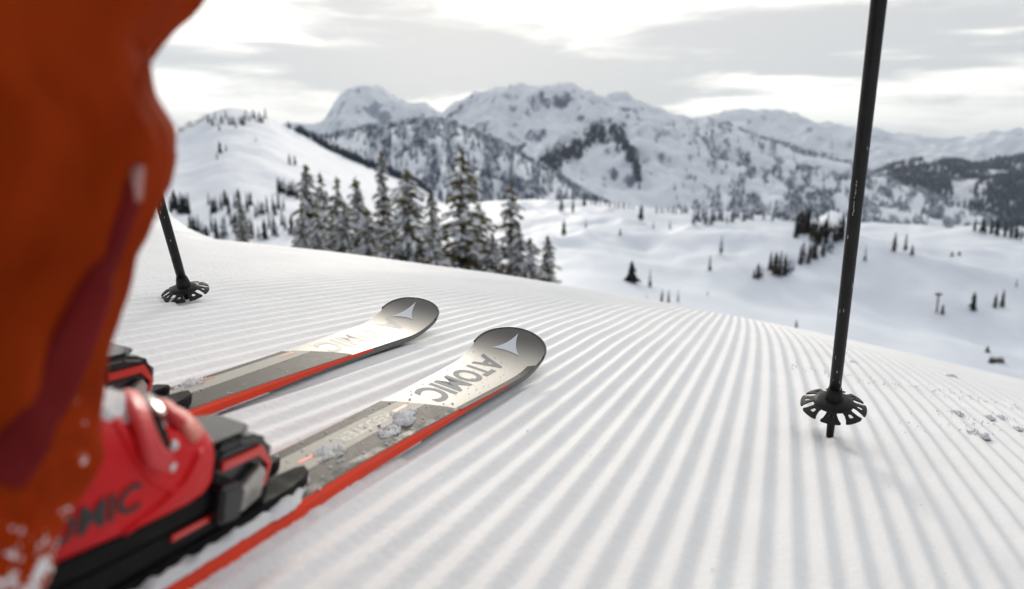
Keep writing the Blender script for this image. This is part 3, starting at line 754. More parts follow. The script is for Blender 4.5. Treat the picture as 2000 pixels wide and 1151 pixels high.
def superring(u, hw, zb, zt, e=2.6, n=40, vc=0.0, eb=None):
    ring = []; hc = (zt + zb) / 2; hh = (zt - zb) / 2
    for i in range(n):
        t = 2 * math.pi * i / n; c, s_ = math.cos(t), math.sin(t); ex = e if s_ > 0 else (eb or 5)
        ring.append((vc + hw * math.copysign(abs(c) ** (2 / ex), c), u, hc + hh * math.copysign(abs(s_) ** (2 / ex), s_)))
    return ring
def make_boot(off, full=True, du=0.0):
    b = bpy.data.objects.new('ski_boot', None); C.objects.link(b); b.parent = person; b.location = (off, du, 0)
    st = [(-.1865, .010, .082, .098), (-.188, .022, .075, .105), (-.192, .033, .070, .112), (-.199, .040, .068, .118), (-.209, .045, .067, .123), (-.223, .0485, .067, .129), (-.24, .0495, .067, .137), (-.265, .049, .067, .147), (-.29, .047, .067, .160), (-.32, .045, .067, .175), (-.36, .043, .067, .185), (-.41, .041, .067, .17), (-.45, .037, .067, .13), (-.465, .028, .07, .11)]
    rings = [superring(u, hw, zb, zt, 2.5 if u > -.26 else 2.2) for u, hw, zb, zt in st]
    V, Fc = loft(rings)
    shell = mesh_obj('shell', V, Fc, M['boot_red'], b, True)
    V, Fc = loft([superring(u, hw * .93, .049, .0675, 6, 28) for u, hw in ((-.182, .028), (-.185, .034), (-.20, .038), (-.24, .039), (-.33, .034), (-.42, .036), (-.47, .034), (-.482, .026))])
    mesh_obj('sole', V, Fc, M['black_matt'], b)
    cu = []
    for z, uc, ru, hw in ((.13, -.378, .062, .044), (.19, -.370, .062, .048), (.24, -.358, .060, .050), (.29, -.340, .058, .052), (.30, -.338, .057, .052)):
        cu.append([(hw * math.sin(2 * math.pi * i / 40), uc + ru * .9 * math.cos(2 * math.pi * i / 40), z) for i in range(40)])
    V, Fc = loft(cu); mesh_obj('cuff', V, Fc, M['boot_red'], b, True)
    return b, shell
boot, shell = make_boot(0)
boot2, _s2 = make_boot(-.235, du=.04)
bpy.context.view_layer.update()
PW = person.matrix_world.copy(); PWI = PW.inverted()
def bvh_of(o, frame_inv):
    mw = frame_inv @ o.matrix_world
    return BVHTree.FromPolygons([tuple(mw @ v.co) for v in o.data.vertices], [tuple(p.vertices) for p in o.data.polygons])
bvh_shell = bvh_of(shell, PWI); bvh_tr = bvh_of(trousers, PWI)
camL = PWI @ CAM
def cast(bvh, px, py):
    d = (PWI.to_3x3() @ ray(px, py)).normalized(); h = bvh.ray_cast(camL, d)
    if h[0] is None: return None, None
    n_ = h[1]
    if n_.dot(d) > 0: n_ = -n_
    return h[0], n_
def sweep(name, bvh, pts, widths, thick, mat, parent, lift=.0, sub=5, smooth=True, bulge=True):
    """strip of real thickness laid along a line on a surface (points picked where it runs)"""
    P = []
    for i in range(len(pts) - 1):
        for j in range(sub):
            t = j / sub; P.append((pts[i][0] * (1 - t) + pts[i + 1][0] * t, pts[i][1] * (1 - t) + pts[i + 1][1] * t, widths[i] * (1 - t) + widths[i + 1] * t))
    P.append((*pts[-1], widths[-1]))
    Q = [(cast(bvh, p[0], p[1]), p[2]) for p in P]; Q = [(a[0], a[1], w) for a, w in Q if a[0] is not None]
    if len(Q) < 3: return None
    rings = []
    for i, (p, n_, w) in enumerate(Q):
        d = (Q[min(i + 1, len(Q) - 1)][0] - Q[max(i - 1, 0)][0]).normalized(); sd = d.cross(n_).normalized(); n2 = sd.cross(d).normalized()
        if n2.dot(n_) < 0: n2 = -n2
        e = 1.0 if 0 < i < len(Q) - 1 else .8; ring = []
        for (a, b_) in ((-1, -.5), (-.95, .55), (-.6, 1), (0, 1.12 if bulge else 1), (.6, 1), (.95, .55), (1, -.5)):
            ring.append(p + sd * a * w * .5 * e + n2 * (lift + b_ * thick))
        rings.append(ring)
    V, Fc = loft(rings); return mesh_obj(name, V, Fc, mat, parent, smooth)
# side flap with zip under it, running down the calf
sweep('zip_flap', bvh_tr, [(258, 345), (250, 392), (222, 470), (186, 560), (150, 650), (105, 750), (52, 850), (-10, 940)], [.008, .012, .016, .019, .021, .023, .024, .024], .0035, M['flap'], person, .0005, 8)
sweep('zip_puller', bvh_tr, [(262, 322), (258, 350), (254, 385)], [.004, .007, .005], .003, M['puller'], person, .002, 4)
sweep('knee_seam', bvh_tr, [(395, 8), (330, 60), (290, 115), (268, 160), (262, 215), (282, 262), (312, 300)], [.003, .0035, .004, .004, .004, .0035, .003], .0018, M['trouser'], person, .0, 6)
# boot lettering on the outer side of the shell
uv, fs = text2d('ATOMIC', .022)
ub0, ub1, zb0, zh = -.352, -.267, .083, .018
pts = []
for a, b_ in uv:
    u = ub0 + (ub1 - ub0) * a; z = zb0 + zh * b_ + .006 * a
    h = bvh_shell.ray_cast(Vector((.3, u, z)), Vector((-1, 0, 0)))
    p = h[0] if h[0] else Vector((.05, u, z)); pts.append((p.x + .0012, p.y, p.z))
mesh_obj('lettering', pts, fs, M['boot_black'], boot)
# instep buckle: two lever arms, black ladder strap, metal catch
sweep('buckle_lever', bvh_shell, [(246, 775), (262, 812), (274, 850), (290, 890), (318, 906)], [.012, .013, .014, .015, .012], .0036, M['boot_lever'], boot, .004, 5, smooth=False, bulge=False)
sweep('buckle_lever', bvh_shell, [(296, 770), (312, 800), (332, 822), (352, 838)], [.012, .014, .014, .010], .0036, M['boot_lever'], boot, .004, 5, smooth=False, bulge=False)
sweep('ladder_strap', bvh_shell, [(272, 775), (290, 812), (306, 850), (314, 872)], [.009, .010, .010, .008], .003, M['black_matt'], boot, .002, 5, smooth=False, bulge=False)
sweep('catch', bvh_shell, [(276, 782), (290, 806), (302, 826)], [.008, .010, .008], .003, M['chrome'], boot, .0052, 5, smooth=False, bulge=False)
sweep('rivet', bvh_shell, [(322, 868), (326, 874), (330, 880)], [.006, .008, .006], .003, M['steel'], boot, .004, 4)
sweep('shell_flap', bvh_shell, [(196, 770), (226, 820), (262, 880), (300, 935), (345, 960)], [.006, .008, .008, .007, .004], .0016, M['boot_red'], boot, .0, 6, smooth=False, bulge=False)
sweep('toe_highlight', bvh_shell, [(340, 805), (362, 828), (384, 858)], [.018, .026, .018], .003, M['boot_pink'], boot, .001, 5)  # light pink strip, painted highlight on the red toe cap
sweep('shell_ridge', bvh_shell, [(120, 1118), (210, 1062), (300, 1000), (360, 945), (392, 880)], [.004, .005, .005, .005, .004], .002, M['boot_red'], boot, .0, 6)
# snow caught on the boot and on the trouser hem
def cling(name, bvh, x0, x1, y0, y1, step, keep, thick, parent, label):
    """snow frozen on to a surface: a ragged skin over the part of it that is in reach of the lens"""
    xs_ = np.arange(x0, x1, step); ys_ = np.arange(y0, y1, step); V = []; ok = []
    for y in ys_:
        for x in xs_:
            p, n_ = cast(bvh, x, y)
            if p is None: V.append(Vector((0, 0, 0))); ok.append(-1); continue
            f = .5 * noise.noise(p * 110) + .35 * noise.noise(p * 260 + Vector((3, 1, 7))) + .2 * noise.noise(p * 620)
            h = keep(x, y) + f; ok.append(h); V.append(p + n_ * (thick * max(0, h) ** .6 * (1 + .5 * noise.noise(p * 500)) - .0004))
    nc = len(xs_); Fc = [q_ for q_ in grid_faces(len(ys_), nc) if min(ok[k] for k in q_) > -.5 and max(ok[k] for k in q_) > 0]
    used = sorted({k for q_ in Fc for k in q_}); mp_ = {k: i for i, k in enumerate(used)}
    o = mesh_obj(name, [V[k] for k in used], [tuple(mp_[k] for k in q_) for q_ in Fc], M['snow_lump'], parent, True); o['label'] = label; o['kind'] = 'stuff'; return o
cling('boot_snow', bvh_shell, 180, 345, 722, 850, 3, lambda x, y: .66 - abs(y - (778 + (x - 180) * .16)) / 50 - max(0, 190 - x) / 40 - max(0, x - 310) / 60 + .10, .007, boot, 'snow caked on the instep')
cling('boot_snow', bvh_shell, 285, 350, 830, 925, 3, lambda x, y: .12 - (abs(x - 322) / 30) ** 2 * .4 - abs(y - 905) / 60, .004, boot, 'snow lodged behind the buckle lever')
cling('hem_snow', bvh_tr, -60, 195, 780, 1200, 4, lambda x, y: -.34 + .56 * float(sstep(y + x * .3, 950, 1120)) * (1 - .6 * float(sstep(x, 105, 150))) + .24 * math.exp(-((x - 148) / 34) ** 2 - ((y - 905) / 75) ** 2) + .14, .0032, person, 'snow frozen on to the trouser hem')

# ------------------------------------------------------------------ ski poles
def make_pole(base, direction, label, tilt_spin=0.0, length=1.12, tip=.062, bascale=1.0):
    """base: point where it meets the snow; tip: height of the basket along the shaft"""
    d = direction.normalized(); x = d.cross(Vector((0, 1, 0))).normalized(); y = d.cross(x)
    m = Matrix(((x.x, y.x, d.x, base.x), (x.y, y.y, d.y, base.y), (x.z, y.z, d.z, base.z), (0, 0, 0, 1)))
    p = thing('ski_pole', label, 'ski pole', 'ski poles planted in the snow', mat=m)
    tube([(0, 0, tip - .012), (0, 0, tip + .05), (0, 0, .45), (0, 0, .75), (0, 0, length - .12)], [.0083, .0084, .0088, .0094, .0096], 28, 'shaft', M['pole_black'], p)
    tube([(0, 0, -.03), (0, 0, .0), (0, 0, tip - .01)], [.0035, .0055, .0065], 16, 'spike', M['pole_black'], p)
    tube([(0, 0, tip - .008), (0, 0, tip - .002), (0, 0, tip + .006), (0, 0, tip + .012), (0, 0, tip + .017)], [.0115, .0128, .0122, .0108, .0096], 28, 'hub', M['basket'], p)
    V = []; n = 48
    prof = [(.0, tip - .003), (.012, tip - .001), (.022, tip - .0035), (.0285, tip - .007), (.0285, tip - .0095), (.020, tip - .007), (.0, tip - .006)]
    rings = [[(r * bascale * math.cos(2 * math.pi * i / n), r * bascale * math.sin(2 * math.pi * i / n), z) for i in range(n)] for r, z in prof]
    V, Fc = loft(rings, False); mesh_obj('disc', V, Fc, M['basket'], p, True)
    # petals, each with a slot
    for kq in range(8):
        a0 = 2 * math.pi * (kq + tilt_spin) / 8
        outer, inner = [], []
        N = 7
        def rp(r, a): return (r * bascale, a)
        ro = [(.0255, -.27), (.033, -.225), (.040, -.26), (.0455, -.315)] + [(.0465, a) for a in np.linspace(-.26, .26, 5)] + [(.0455, .315), (.040, .26), (.033, .225), (.0255, .27)]
        ri = [(.0325, -.06), (.0340, -.085), (.037, -.10), (.0390, -.095)] + [(.0398, a) for a in np.linspace(-.07, .07, 5)] + [(.0390, .095), (.037, .10), (.0340, .085), (.0325, .06)]
        V = []
        for lv in (0, 1):
            for lst in (ro, ri):
                for (r, a) in lst:
                    z = tip - .0055 - (r - .0255) * .45 - lv * .0026
                    V.append((r * bascale * math.cos(a0 + a), r * bascale * math.sin(a0 + a), z))
        m_ = len(ro); Fc = []
        for i in range(m_):
            j = (i + 1) % m_
            Fc.append((i, j, m_ + j, m_ + i)); Fc.append((2 * m_ + i, 3 * m_ + i, 3 * m_ + j, 2 * m_ + j))
            Fc.append((i, 2 * m_ + i, 2 * m_ + j, j)); Fc.append((m_ + i, m_ + j, 3 * m_ + j, 3 * m_ + i))
        mesh_obj('petal', V, Fc, M['basket'], p)
    tube([(0, 0, length - .13), (0, 0, length - .11), (0, 0, length - .03), (0, 0, length)], [.013, .0165, .0175, .020], 20, 'grip', M['black_matt'], p)
    # worn flecks where the lacquer has chipped
    bm = bmesh.new(); rr2 = random.Random(int(base.x * 1000))
    for i in range(20):
        z = tip + .02 + abs(rr2.gauss(0, .12)); a = math.atan2(*( (m.inverted() @ CAM).yx)) + rr2.gauss(0, .55)
        if i < 9: z = .37 + i * .0055 + rr2.uniform(-.001, .001); a = math.atan2(*((m.inverted() @ CAM).yx)) - .25 + rr2.gauss(0, .04)
        rad = .0085 + .0008 * min(1, z) + .0003; ln = rr2.uniform(.0008, .004); wd = rr2.uniform(.015, .04)
        q = [bm.verts.new((rad * math.cos(a + s1 * wd), rad * math.sin(a + s1 * wd), z + s2 * ln)) for s1, s2 in ((-1, -1), (1, -.7), (.7, 1), (-.6, .8))]
        bm.faces.new(q)
    bm_obj('chipped_lacquer', bm, M['scratch'], p)['kind'] = 'stuff'
    return p
s_, g_ = snow_hit(1621, 846)
base = snow_pt(s_, g_)
pole_r = make_pole(base - Vector((0, 0, .004)), at(1716.5, 0, .80) - base, 'black ski pole planted upright at right with its basket above the snow', .35, bascale=1.0, tip=.071)
s_, g_ = snow_hit(366, 583)
base = snow_pt(s_, g_)
dep = (base - CAM).dot(RF)
top = at(306, 372, dep - .105)
pole_l = make_pole(base, (top - base), 'black ski pole leaning behind the orange trouser leg, basket on the snow', .1, bascale=.93, tip=.030)

# ------------------------------------------------------------------ snow lumps on skis and on the run
def on_ski(k, fr, u, v): return fr @ Vector(deck(k, u, v, .0005))
FN, FF = near_ski.matrix_world.copy(), far_ski.matrix_world.copy()
def mound(surface, L_, W_, hgt, seed, n=56, frq=2.2):
    """crumbly patch of powder: height field with ragged gaps, surface(a, b, h) places it"""
    a = np.linspace(-1, 1, n)[:, None] * np.ones((1, n)); b = a.T
    rr6 = np.sqrt(a * a + b * b); f = fbm2(a * frq + seed * 7.3, b * frq + 2.1, 5, seed)
    f2 = fbm2(a * frq * 4 + seed, b * frq * 4, 3, seed + 9)
    h = np.clip(.62 - rr6 * .95 + 1.1 * f + .35 * f2, 0, None) ** .6 * (1 + .5 * f2)
    V = [surface(a[i, j] * L_, b[i, j] * W_, h[i, j] * hgt - .0008) for i in range(n) for j in range(n)]
    Fc = [q_ for q_ in grid_faces(n, n) if max(h.flat[q_[0]], h.flat[q_[1]], h.flat[q_[2]], h.flat[q_[3]]) > 0]
    used = sorted({k for q_ in Fc for k in q_}); mp_ = {k: i for i, k in enumerate(used)}
    return [V[k] for k in used], [tuple(mp_[k] for k in q_) for q_ in Fc]
def clump(k, fr, u, v, R_, label, n=26, seed=0, st=(1, 1.6)):
    V, Fc = mound(lambda a, b, h: (v + b, u + a, ski_top(k, u + a) + h), R_ * st[1] * 1.25, R_ * st[0] * 1.15, R_ * .48, seed)
    o = mesh_obj('snow_clump', V, Fc, M['snow_lump'], None, True); o.matrix_world = fr
    tag(o, label, 'snow clump', 'snow clumps lying on the skis'); return o
clump(KN, FN, .140, .010, .018, 'largest snow clump, on the near ski beside the red dash below the lettering', 80, 1)
clump(KN, FN, .008, -.001, .012, 'snow clump at the tip end of the red dash nearest the binding', 50, 2)
clump(KN, FN, .100, .016, .010, 'crumbly small snow clump behind the largest one on the near ski', 30, 3, (1, 2))
clump(KF, FF, .060, -.026, .013, 'elongated snow clump beside the red dash on the farther ski', 40, 4, (.6, 1.7))
clump(KF, FF, .036, -.006, .006, 'small flat snow clump nearest the binding of the farther ski', 12, 5, (.7, 1.5))
for fr, k, seed, n, nm in ((FN, KN, 11, 420, 'near'), (FF, KF, 12, 90, 'far')):
    bm = bmesh.new(); q = random.Random(seed)
    for i in range(n):
        u = q.uniform(-.09, .50) if q.random() < .75 else q.gauss(.03, .05); hw = ski_halfw(k, u) - .004; v = max(-hw, min(hw, q.uniform(-1, 1) * hw))
        r = .0004 + .0011 * q.random() ** 4 * (1.6 if u < .25 else .7)
        if nm == 'far': r *= .8
        blob_bm(bm, deck(k, u, v, r * .3), r, 1, .4, (1, 1.2, .8), i)
    o = bm_obj('snow_crumbs', bm, M['snow_lump'], None, True); o.matrix_world = fr; tag(o, 'tiny snow crumbs scattered over the %s ski' % ('nearer' if nm == 'near' else 'farther'), kind='stuff')
# snow packed against the near sidewall and lying on the plate
def berm(fr, k, u0, u1, side, w, h, name, label, z0=0.0, seed=0):
    bm = bmesh.new(); q = random.Random(seed); u = u0
    V = []; NU = 220; NW = 9
    for i in range(NU):
        u = u0 + (u1 - u0) * i / (NU - 1); hw = ski_halfw(k, u); e = min(1, (u1 - u) / .10, (u - u0) / .02 + .01)
        for j in range(NW):
            t = j / (NW - 1); x = side * (hw - .001 + w * t)
            z = z0 + h * e * (1 - t) ** 1.3 * (1 + .55 * noise.noise(Vector((u * 60, t * 3, seed))) + .5 * noise.noise(Vector((u * 220, t * 8, seed)))) - .004 * t - .001
            V.append((x, u, z))
    o = mesh_obj(name, V, grid_faces(NU, NW), M['snow_lump'], None, True); o.matrix_world = fr; tag(o, label, kind='stuff'); return o
berm(FN, KN, -.60, .08, 1, .026, .0045, 'packed_snow', 'loose snow pushed up along the red sidewall of the near ski', seed=2)
def plate_snow(fr, uo, label, seed):
    bm = bmesh.new(); q = random.Random(seed)
    V = []; NU, NW = 120, 6
    for i in range(NU):
        u = uo - .50 + .447 * i / (NU - 1); wd = (.006 + .006 * max(0, 1 - abs(u - uo + .085) / .05)); cx_ = .0365 if u < uo - .10 else .0365 - (u - uo + .10) * .42
        for j in range(NW):
            t = j / (NW - 1) * 2 - 1; z = T_TOP + .0005 + (.0065 * (1 - t * t) + .0015) * (1 + .7 * noise.noise(Vector((u * 90, t * 2, seed))))
            if j in (0, NW - 1): z = T_TOP - .001
            V.append((cx_ + t * wd * .5 * (1 + .5 * noise.noise(Vector((u * 120, 7, seed)))), u, z))
    o = mesh_obj('plate_snow', V, grid_faces(NU, NW), M['snow_lump'], None, True); o.matrix_world = fr; tag(o, label, kind='stuff')
plate_snow(FN, 0, 'snow packed beside the binding plate on the near ski', 3)
plate_snow(FF, .055, 'snow packed beside the binding plate on the farther ski', 4)
# clods thrown up at the edge of the last groomer pass
q = random.Random(5)
CL = [(1856, 735, .013, 'largest snow clod, right of the pole near the smooth edge of the run'), (1866, 806, .010, 'snow clod right of the pole basket at the left end of a short row'),
      (1912, 848, .012, 'lowest of the snow clods right of the pole'), (1934, 815, .008, 'snow clod in the middle of the short row at right'), (1955, 814, .007, 'snow clod right of the middle one in the short row'), (1990, 836, .008, 'snow clod nearest the right frame edge'),
      (1668, 708, .007, 'small snow clod just right of the pole on the seam of the run')]
for i, (px, py, rr3, lab) in enumerate(CL):
    s_, g_ = snow_hit(px, py)
    V, Fc = mound(lambda a, b, h: snow_pt(s_ + a, g_ + b, h - .002), rr3 * 1.5, rr3 * 1.6, rr3 * .75, i + 20, 34)
    o = mesh_obj('snow_clod', V, Fc, M['piste'], None, True); tag(o, lab, 'snow clod', 'snow clods lying on the run at right')
bm = bmesh.new()
for i in range(205):
    if i < 130:
        t_ = q.random(); px, py = 1545 + 455 * t_, 706 + 69 * t_ + q.gauss(0, 6)
    elif i < 190: px, py = q.gauss(1900, 60), q.gauss(815, 18)
    else: px, py = q.uniform(900, 2000), q.uniform(700, 1140)
    s_, g_ = plane_hit(px, py)
    r3 = q.uniform(.001, .0024) if i < 190 else q.uniform(.0006, .0014)
    blob_bm(bm, snow_pt(s_, g_, r3 * .4), r3, 1, .5, None, i)
o = bm_obj('loose_snow', bm, M['snow_lump'], None, True); tag(o, 'small loose crumbs of snow strewn over the groomed run', kind='stuff')

# ------------------------------------------------------------------ near spruces
def spruce_geo(seed, hgt, rad, density=1.0, snow=1.0):
    """branches and their snow as two vertex/face sets; trunk separate"""
    q = random.Random(seed); gv, gf, sv, sf = [], [], [], []
    def quad(Vt, Fc, a, b, c, d):
        i = len(Vt); Vt += [a, b, c, d]; Fc.append((i, i + 1, i + 2, i + 3))
    z = hgt * .03
    while z < hgt * .985:
        f = 1 - z / hgt
        Lb = rad * (f ** .82) * (.9 + .15 * math.sin(z * 3 + seed)) + .09
        nb = int((5 + 4 * f) * density); gap_a = q.uniform(0, 6.28); gap_on = q.random() < .4
        for b in range(nb):
            a = q.uniform(0, 2 * math.pi); ln = Lb * q.uniform(.5, 1.25)
            if gap_on and abs((a - gap_a + math.pi) % (2 * math.pi) - math.pi) < .7: ln *= .45
            pass; droop = q.uniform(.18, .55) * (1.1 - .3 * (1 - f)); lift0 = q.uniform(.0, .25) if f > .25 else q.uniform(.3, .8)
            ca, sa_ = math.cos(a), math.sin(a); side = Vector((-sa_, ca, 0)); prev = None
            ns = max(3, int(ln / .16)); zz = z + q.uniform(-.09, .09)
            pts_ = []
            for i in range(ns + 1):
                t = i / ns; pts_.append(Vector((ca * ln * t, sa_ * ln * t, zz + ln * (lift0 * t - (droop + lift0) * t * t * .95))))
            for i in range(ns):
                p0, p1 = pts_[i], pts_[i + 1]; t = (i + .5) / ns; w = ln * .17 * (1.15 - t) + .05
                d = (p1 - p0).normalized()
                for sg in (-1, 1):
                    for rep in range(2):
                        e = side * sg * w * q.uniform(.7, 1.3) + d * w * q.uniform(.3, .9) + Vector((0, 0, -w * q.uniform(.25, .85)))
                        base_ = p0.lerp(p1, q.random()); tw = d * q.uniform(.025, .06) + Vector((0, 0, q.uniform(-.02, .02)))
                        quad(gv, gf, base_ - tw, base_ + tw, base_ + e + tw * .35, base_ + e - tw * .35)
                # hanging twigs under the branch
                e = Vector((0, 0, -q.uniform(.08, .22) * (1 + f))); quad(gv, gf, p0, p1, p1 + e + side * q.uniform(-.05, .05), p0 + e * .7)
                if q.random() < snow * (.62 + .4 * t) and z < hgt * .93:
                    # pillow of snow along the twig
                    rw = (w * q.uniform(.4, .85) + .035); hh = q.uniform(.02, .055) + rw * .22; ex = d * .06
                    off = side * q.uniform(-.5, .5) * w
                    i0 = len(sv); A, B = p0 + off - ex, p1 + off + ex; mid = (A + B) / 2
                    sv += [A, A.lerp(B, .35) + side * rw - Vector((0, 0, rw * .45)), A.lerp(B, .75) + side * rw * .8 - Vector((0, 0, rw * .45)), B - Vector((0, 0, .02)), A.lerp(B, .75) - side * rw * .8 - Vector((0, 0, rw * .45)), A.lerp(B, .35) - side * rw - Vector((0, 0, rw * .45)),
                           A.lerp(B, .3) + Vector((0, 0, hh)), A.lerp(B, .75) + Vector((0, 0, hh * .8))]
                    sf += [(i0, i0 + 1, i0 + 6), (i0 + 1, i0 + 2, i0 + 7, i0 + 6), (i0 + 2, i0 + 3, i0 + 7), (i0 + 3, i0 + 4, i0 + 7), (i0 + 4, i0 + 5, i0 + 6, i0 + 7), (i0 + 5, i0, i0 + 6)]
        z += hgt * .021 * (.7 + .6 * f)
    # leader
    for i in range(10):
        zt = hgt * (1.0 - .006 * i); a = q.uniform(0, 6.28); e = Vector((math.cos(a) * .1, math.sin(a) * .1, .08)); b0 = Vector((0, 0, zt - .1)); quad(gv, gf, b0 - Vector((0, 0, .05)), b0 + Vector((0, 0, .05)), b0 + e + Vector((0, 0, .03)), b0 + e)
    return gv, gf, sv, sf
protos = []
for i, (h_, r_, dn, sn) in enumerate(((12, 2.7, 1.0, .9), (12, 2.0, 1.1, .7), (12, 3.3, .9, 1.0), (12, 2.6, .75, .6), (12, 3.0, 1.0, .8))):
    gv, gf, sv, sf = spruce_geo(31 + i, h_, r_, dn, sn)
    mg = bpy.data.meshes.new('crown'); mg.from_pydata([tuple(v) for v in gv], [], gf); mg.materials.append(M['needle'])
    ms = bpy.data.meshes.new('branch_snow'); ms.from_pydata([tuple(v) for v in sv], [], sf); ms.materials.append(M['tree_snow']); ms.polygons.foreach_set('use_smooth', [True] * len(ms.polygons))
    V, Fc = loft([[(r * math.cos(2 * math.pi * j / 9), r * math.sin(2 * math.pi * j / 9), z) for j in range(9)] for z, r in ((-4, .24), (0, .19), (6, .10), (11.7, .012))])
    mt = bpy.data.meshes.new('trunk'); mt.from_pydata(V, [], Fc); mt.materials.append(M['bark'])
    protos.append((mg, ms, mt))
warm = protos[1][0].copy(); warm.materials.clear(); warm.materials.append(M['needle_warm'])
def near_tree(px, py, dist, proto, wscale, label, hs=1.0, brown=False, rot=None):
    d = ray(px, py); hor = math.hypot(d.x, d.y); top = CAM + d * (dist / hor)
    hgt = 12 * hs; z0 = top.z - hgt
    t = bpy.data.objects.new('spruce_tree', None); C.objects.link(t); t.location = (top.x, top.y, z0)
    t.scale = (hs * wscale * 1.65, hs * wscale * 1.65, hs); t.rotation_euler = (0, 0, rng.uniform(0, 6.28) if rot is None else rot)
    tag(t, label, 'tree', 'snow laden spruces standing behind the crest')
    t.rotation_euler = (rng.uniform(-.03, .03), rng.uniform(-.03, .03), t.rotation_euler.z)
    if proto == 0 and int(px) % 2: proto = 4
    if proto == 0 and int(px) % 3 == 0: proto = 3
    mg, ms, mt = protos[proto]
    for nm, me in (('crown', warm if brown else mg), ('branch_snow', ms), ('trunk', mt)):
        o = bpy.data.objects.new(nm, me); C.objects.link(o); o.parent = t
        if nm != 'trunk': o['kind'] = 'stuff'
    return t
near_tree(471, 374, 52, 1, .62, 'small slim spruce standing apart, left of the snowy spruce group', .62)
near_tree(600, 316, 44, 1, .85, 'leftmost tall spruce of the snowy group behind the crest')
near_tree(636, 334, 47, 0, .72, 'second spruce from the left in the snowy group')
near_tree(654, 342, 42, 0, .72, 'third spruce from the left, shoulder to shoulder with the second', .9)
near_tree(580, 400, 40, 2, .6, 'low snow-covered spruce at the left foot of the group', .7)
near_tree(687, 342, 43, 0, .66, 'bushy spruce with a dark pointed top left of the tallest dark spire')
near_tree(706, 352, 49, 1, .55, 'thin spruce squeezed behind the bushy one in the group', .9)
near_tree(748, 290, 46, 1, .62, 'dark narrow spire rising above its snowy neighbours')
near_tree(803, 322, 37, 2, .78, 'broad spruce with long drooping white branches in the group centre', .92)
near_tree(786, 366, 44, 0, .6, 'spruce half hidden just left of the broad drooping one', .9)
near_tree(900, 288, 38, 0, .98, 'largest spruce, full and bushy, right of the broad drooping one', 1.05)
near_tree(850, 420, 35, 2, .55, 'low snow-heavy spruce between the broad one and the largest', .62)
near_tree(996, 352, 40, 0, .78, 'open crowned spruce right of the largest one')
near_tree(958, 452, 36, 1, 1.0, 'brownish low spruce between the largest and the open crowned one', .55, True)
near_tree(1040, 462, 36, 0, .75, 'snowy small spruce second from the right end of the group', .58)
near_tree(1074, 457, 39, 1, .95, 'rightmost small spruce at the end of the group', .62)

near_tree(617, 405, 39, 2, .6, 'squat white spruce in front of the second and third tall ones', .7)
near_tree(668, 398, 40, 2, .62, 'squat spruce filling the gap left of the bushy pointed one', .7)
near_tree(722, 400, 38, 2, .66, 'snowy mid-height spruce in front of the dark narrow spire', .72)
near_tree(762, 412, 36, 0, .7, 'low dark spruce at the left foot of the broad drooping one', .68)
near_tree(838, 372, 44, 0, .7, 'spruce between the broad drooping one and the largest, set further back', .85)
near_tree(935, 392, 41, 2, .75, 'snow-heavy spruce on the right shoulder of the largest one', .75)
near_tree(1018, 430, 38, 2, .6, 'low snowy spruce at the right foot of the open crowned one', .62)

# ------------------------------------------------------------------ trees farther off
def small_tree(seed, slim=.2, tiers=7, n=9, gap=.0):
    q = random.Random(seed); V, Fc = [], []
    for t in range(tiers):
        z0 = .06 + .9 * t / tiers; z1 = z0 + 1.55 / tiers; r0 = slim * (1 - .93 * t / tiers) ** .85 * q.uniform(.8, 1.15)
        ap = len(V); V.append((q.uniform(-.01, .01), q.uniform(-.01, .01), min(1, z1)))
        ring = []
        for k in range(n * 2):
            a = math.pi * k / n + t; rr4 = r0 * (q.uniform(.75, 1.2) if k % 2 == 0 else q.uniform(.3, .6)); ring.append(len(V)); V.append((rr4 * math.cos(a), rr4 * math.sin(a), z0 - .03 * q.random() + (.02 if k % 2 else -.02)))
        for k in range(n * 2): Fc.append((ring[k], ring[(k + 1) % (n * 2)], ap))
    b = len(V)
    for k in range(4): V.append((.012 * math.cos(k * 1.57), .012 * math.sin(k * 1.57), -.06))
    for k in range(4): V.append((.012 * math.cos(k * 1.57), .012 * math.sin(k * 1.57), .12))
    for k in range(4): Fc.append((b + k, b + (k + 1) % 4, b + 4 + (k + 1) % 4, b + 4 + k))
    return V, Fc
SM = {}
for tone, mt in (('dark', M['far_dark']), ('brown', M['far_brown']), ('pale', M['far_pale'])):
    for v_, (sl, ti) in enumerate(((.17, 7), (.22, 6), (.12, 8), (.36, 4))):
        V, Fc = small_tree(v_ * 7 + 1, sl, ti)
        me = bpy.data.meshes.new('conifer'); me.from_pydata([(x * 10, y * 10, z * 10) for x, y, z in V], [], Fc); me.materials.append(mt)
        SM[tone, v_] = me
def far_tree(layer, px, py, hpx, tone, var, label, group, width=1.0):
    p = L[layer].find(px, py); dep = (p - CAM).dot(RF); h_ = hpx * dep / F_PX
    o = bpy.data.objects.new('conifer_tree', SM[tone, var]); C.objects.link(o)
    o.location = p - Vector((0, 0, h_ * .03)); s1 = h_ / 10; o.scale = (s1 * width, s1 * width, s1); o.rotation_euler = (0, 0, rng.uniform(0, 6.28))
    tag(o, label, 'tree', group); return o
NUM = ['first', 'second', 'third', 'fourth', 'fifth', 'sixth', 'seventh', 'eighth', 'ninth', 'tenth', 'eleventh', 'twelfth', 'thirteenth', 'fourteenth', 'fifteenth', 'sixteenth', 'seventeenth', 'eighteenth', 'nineteenth', 'twentieth']
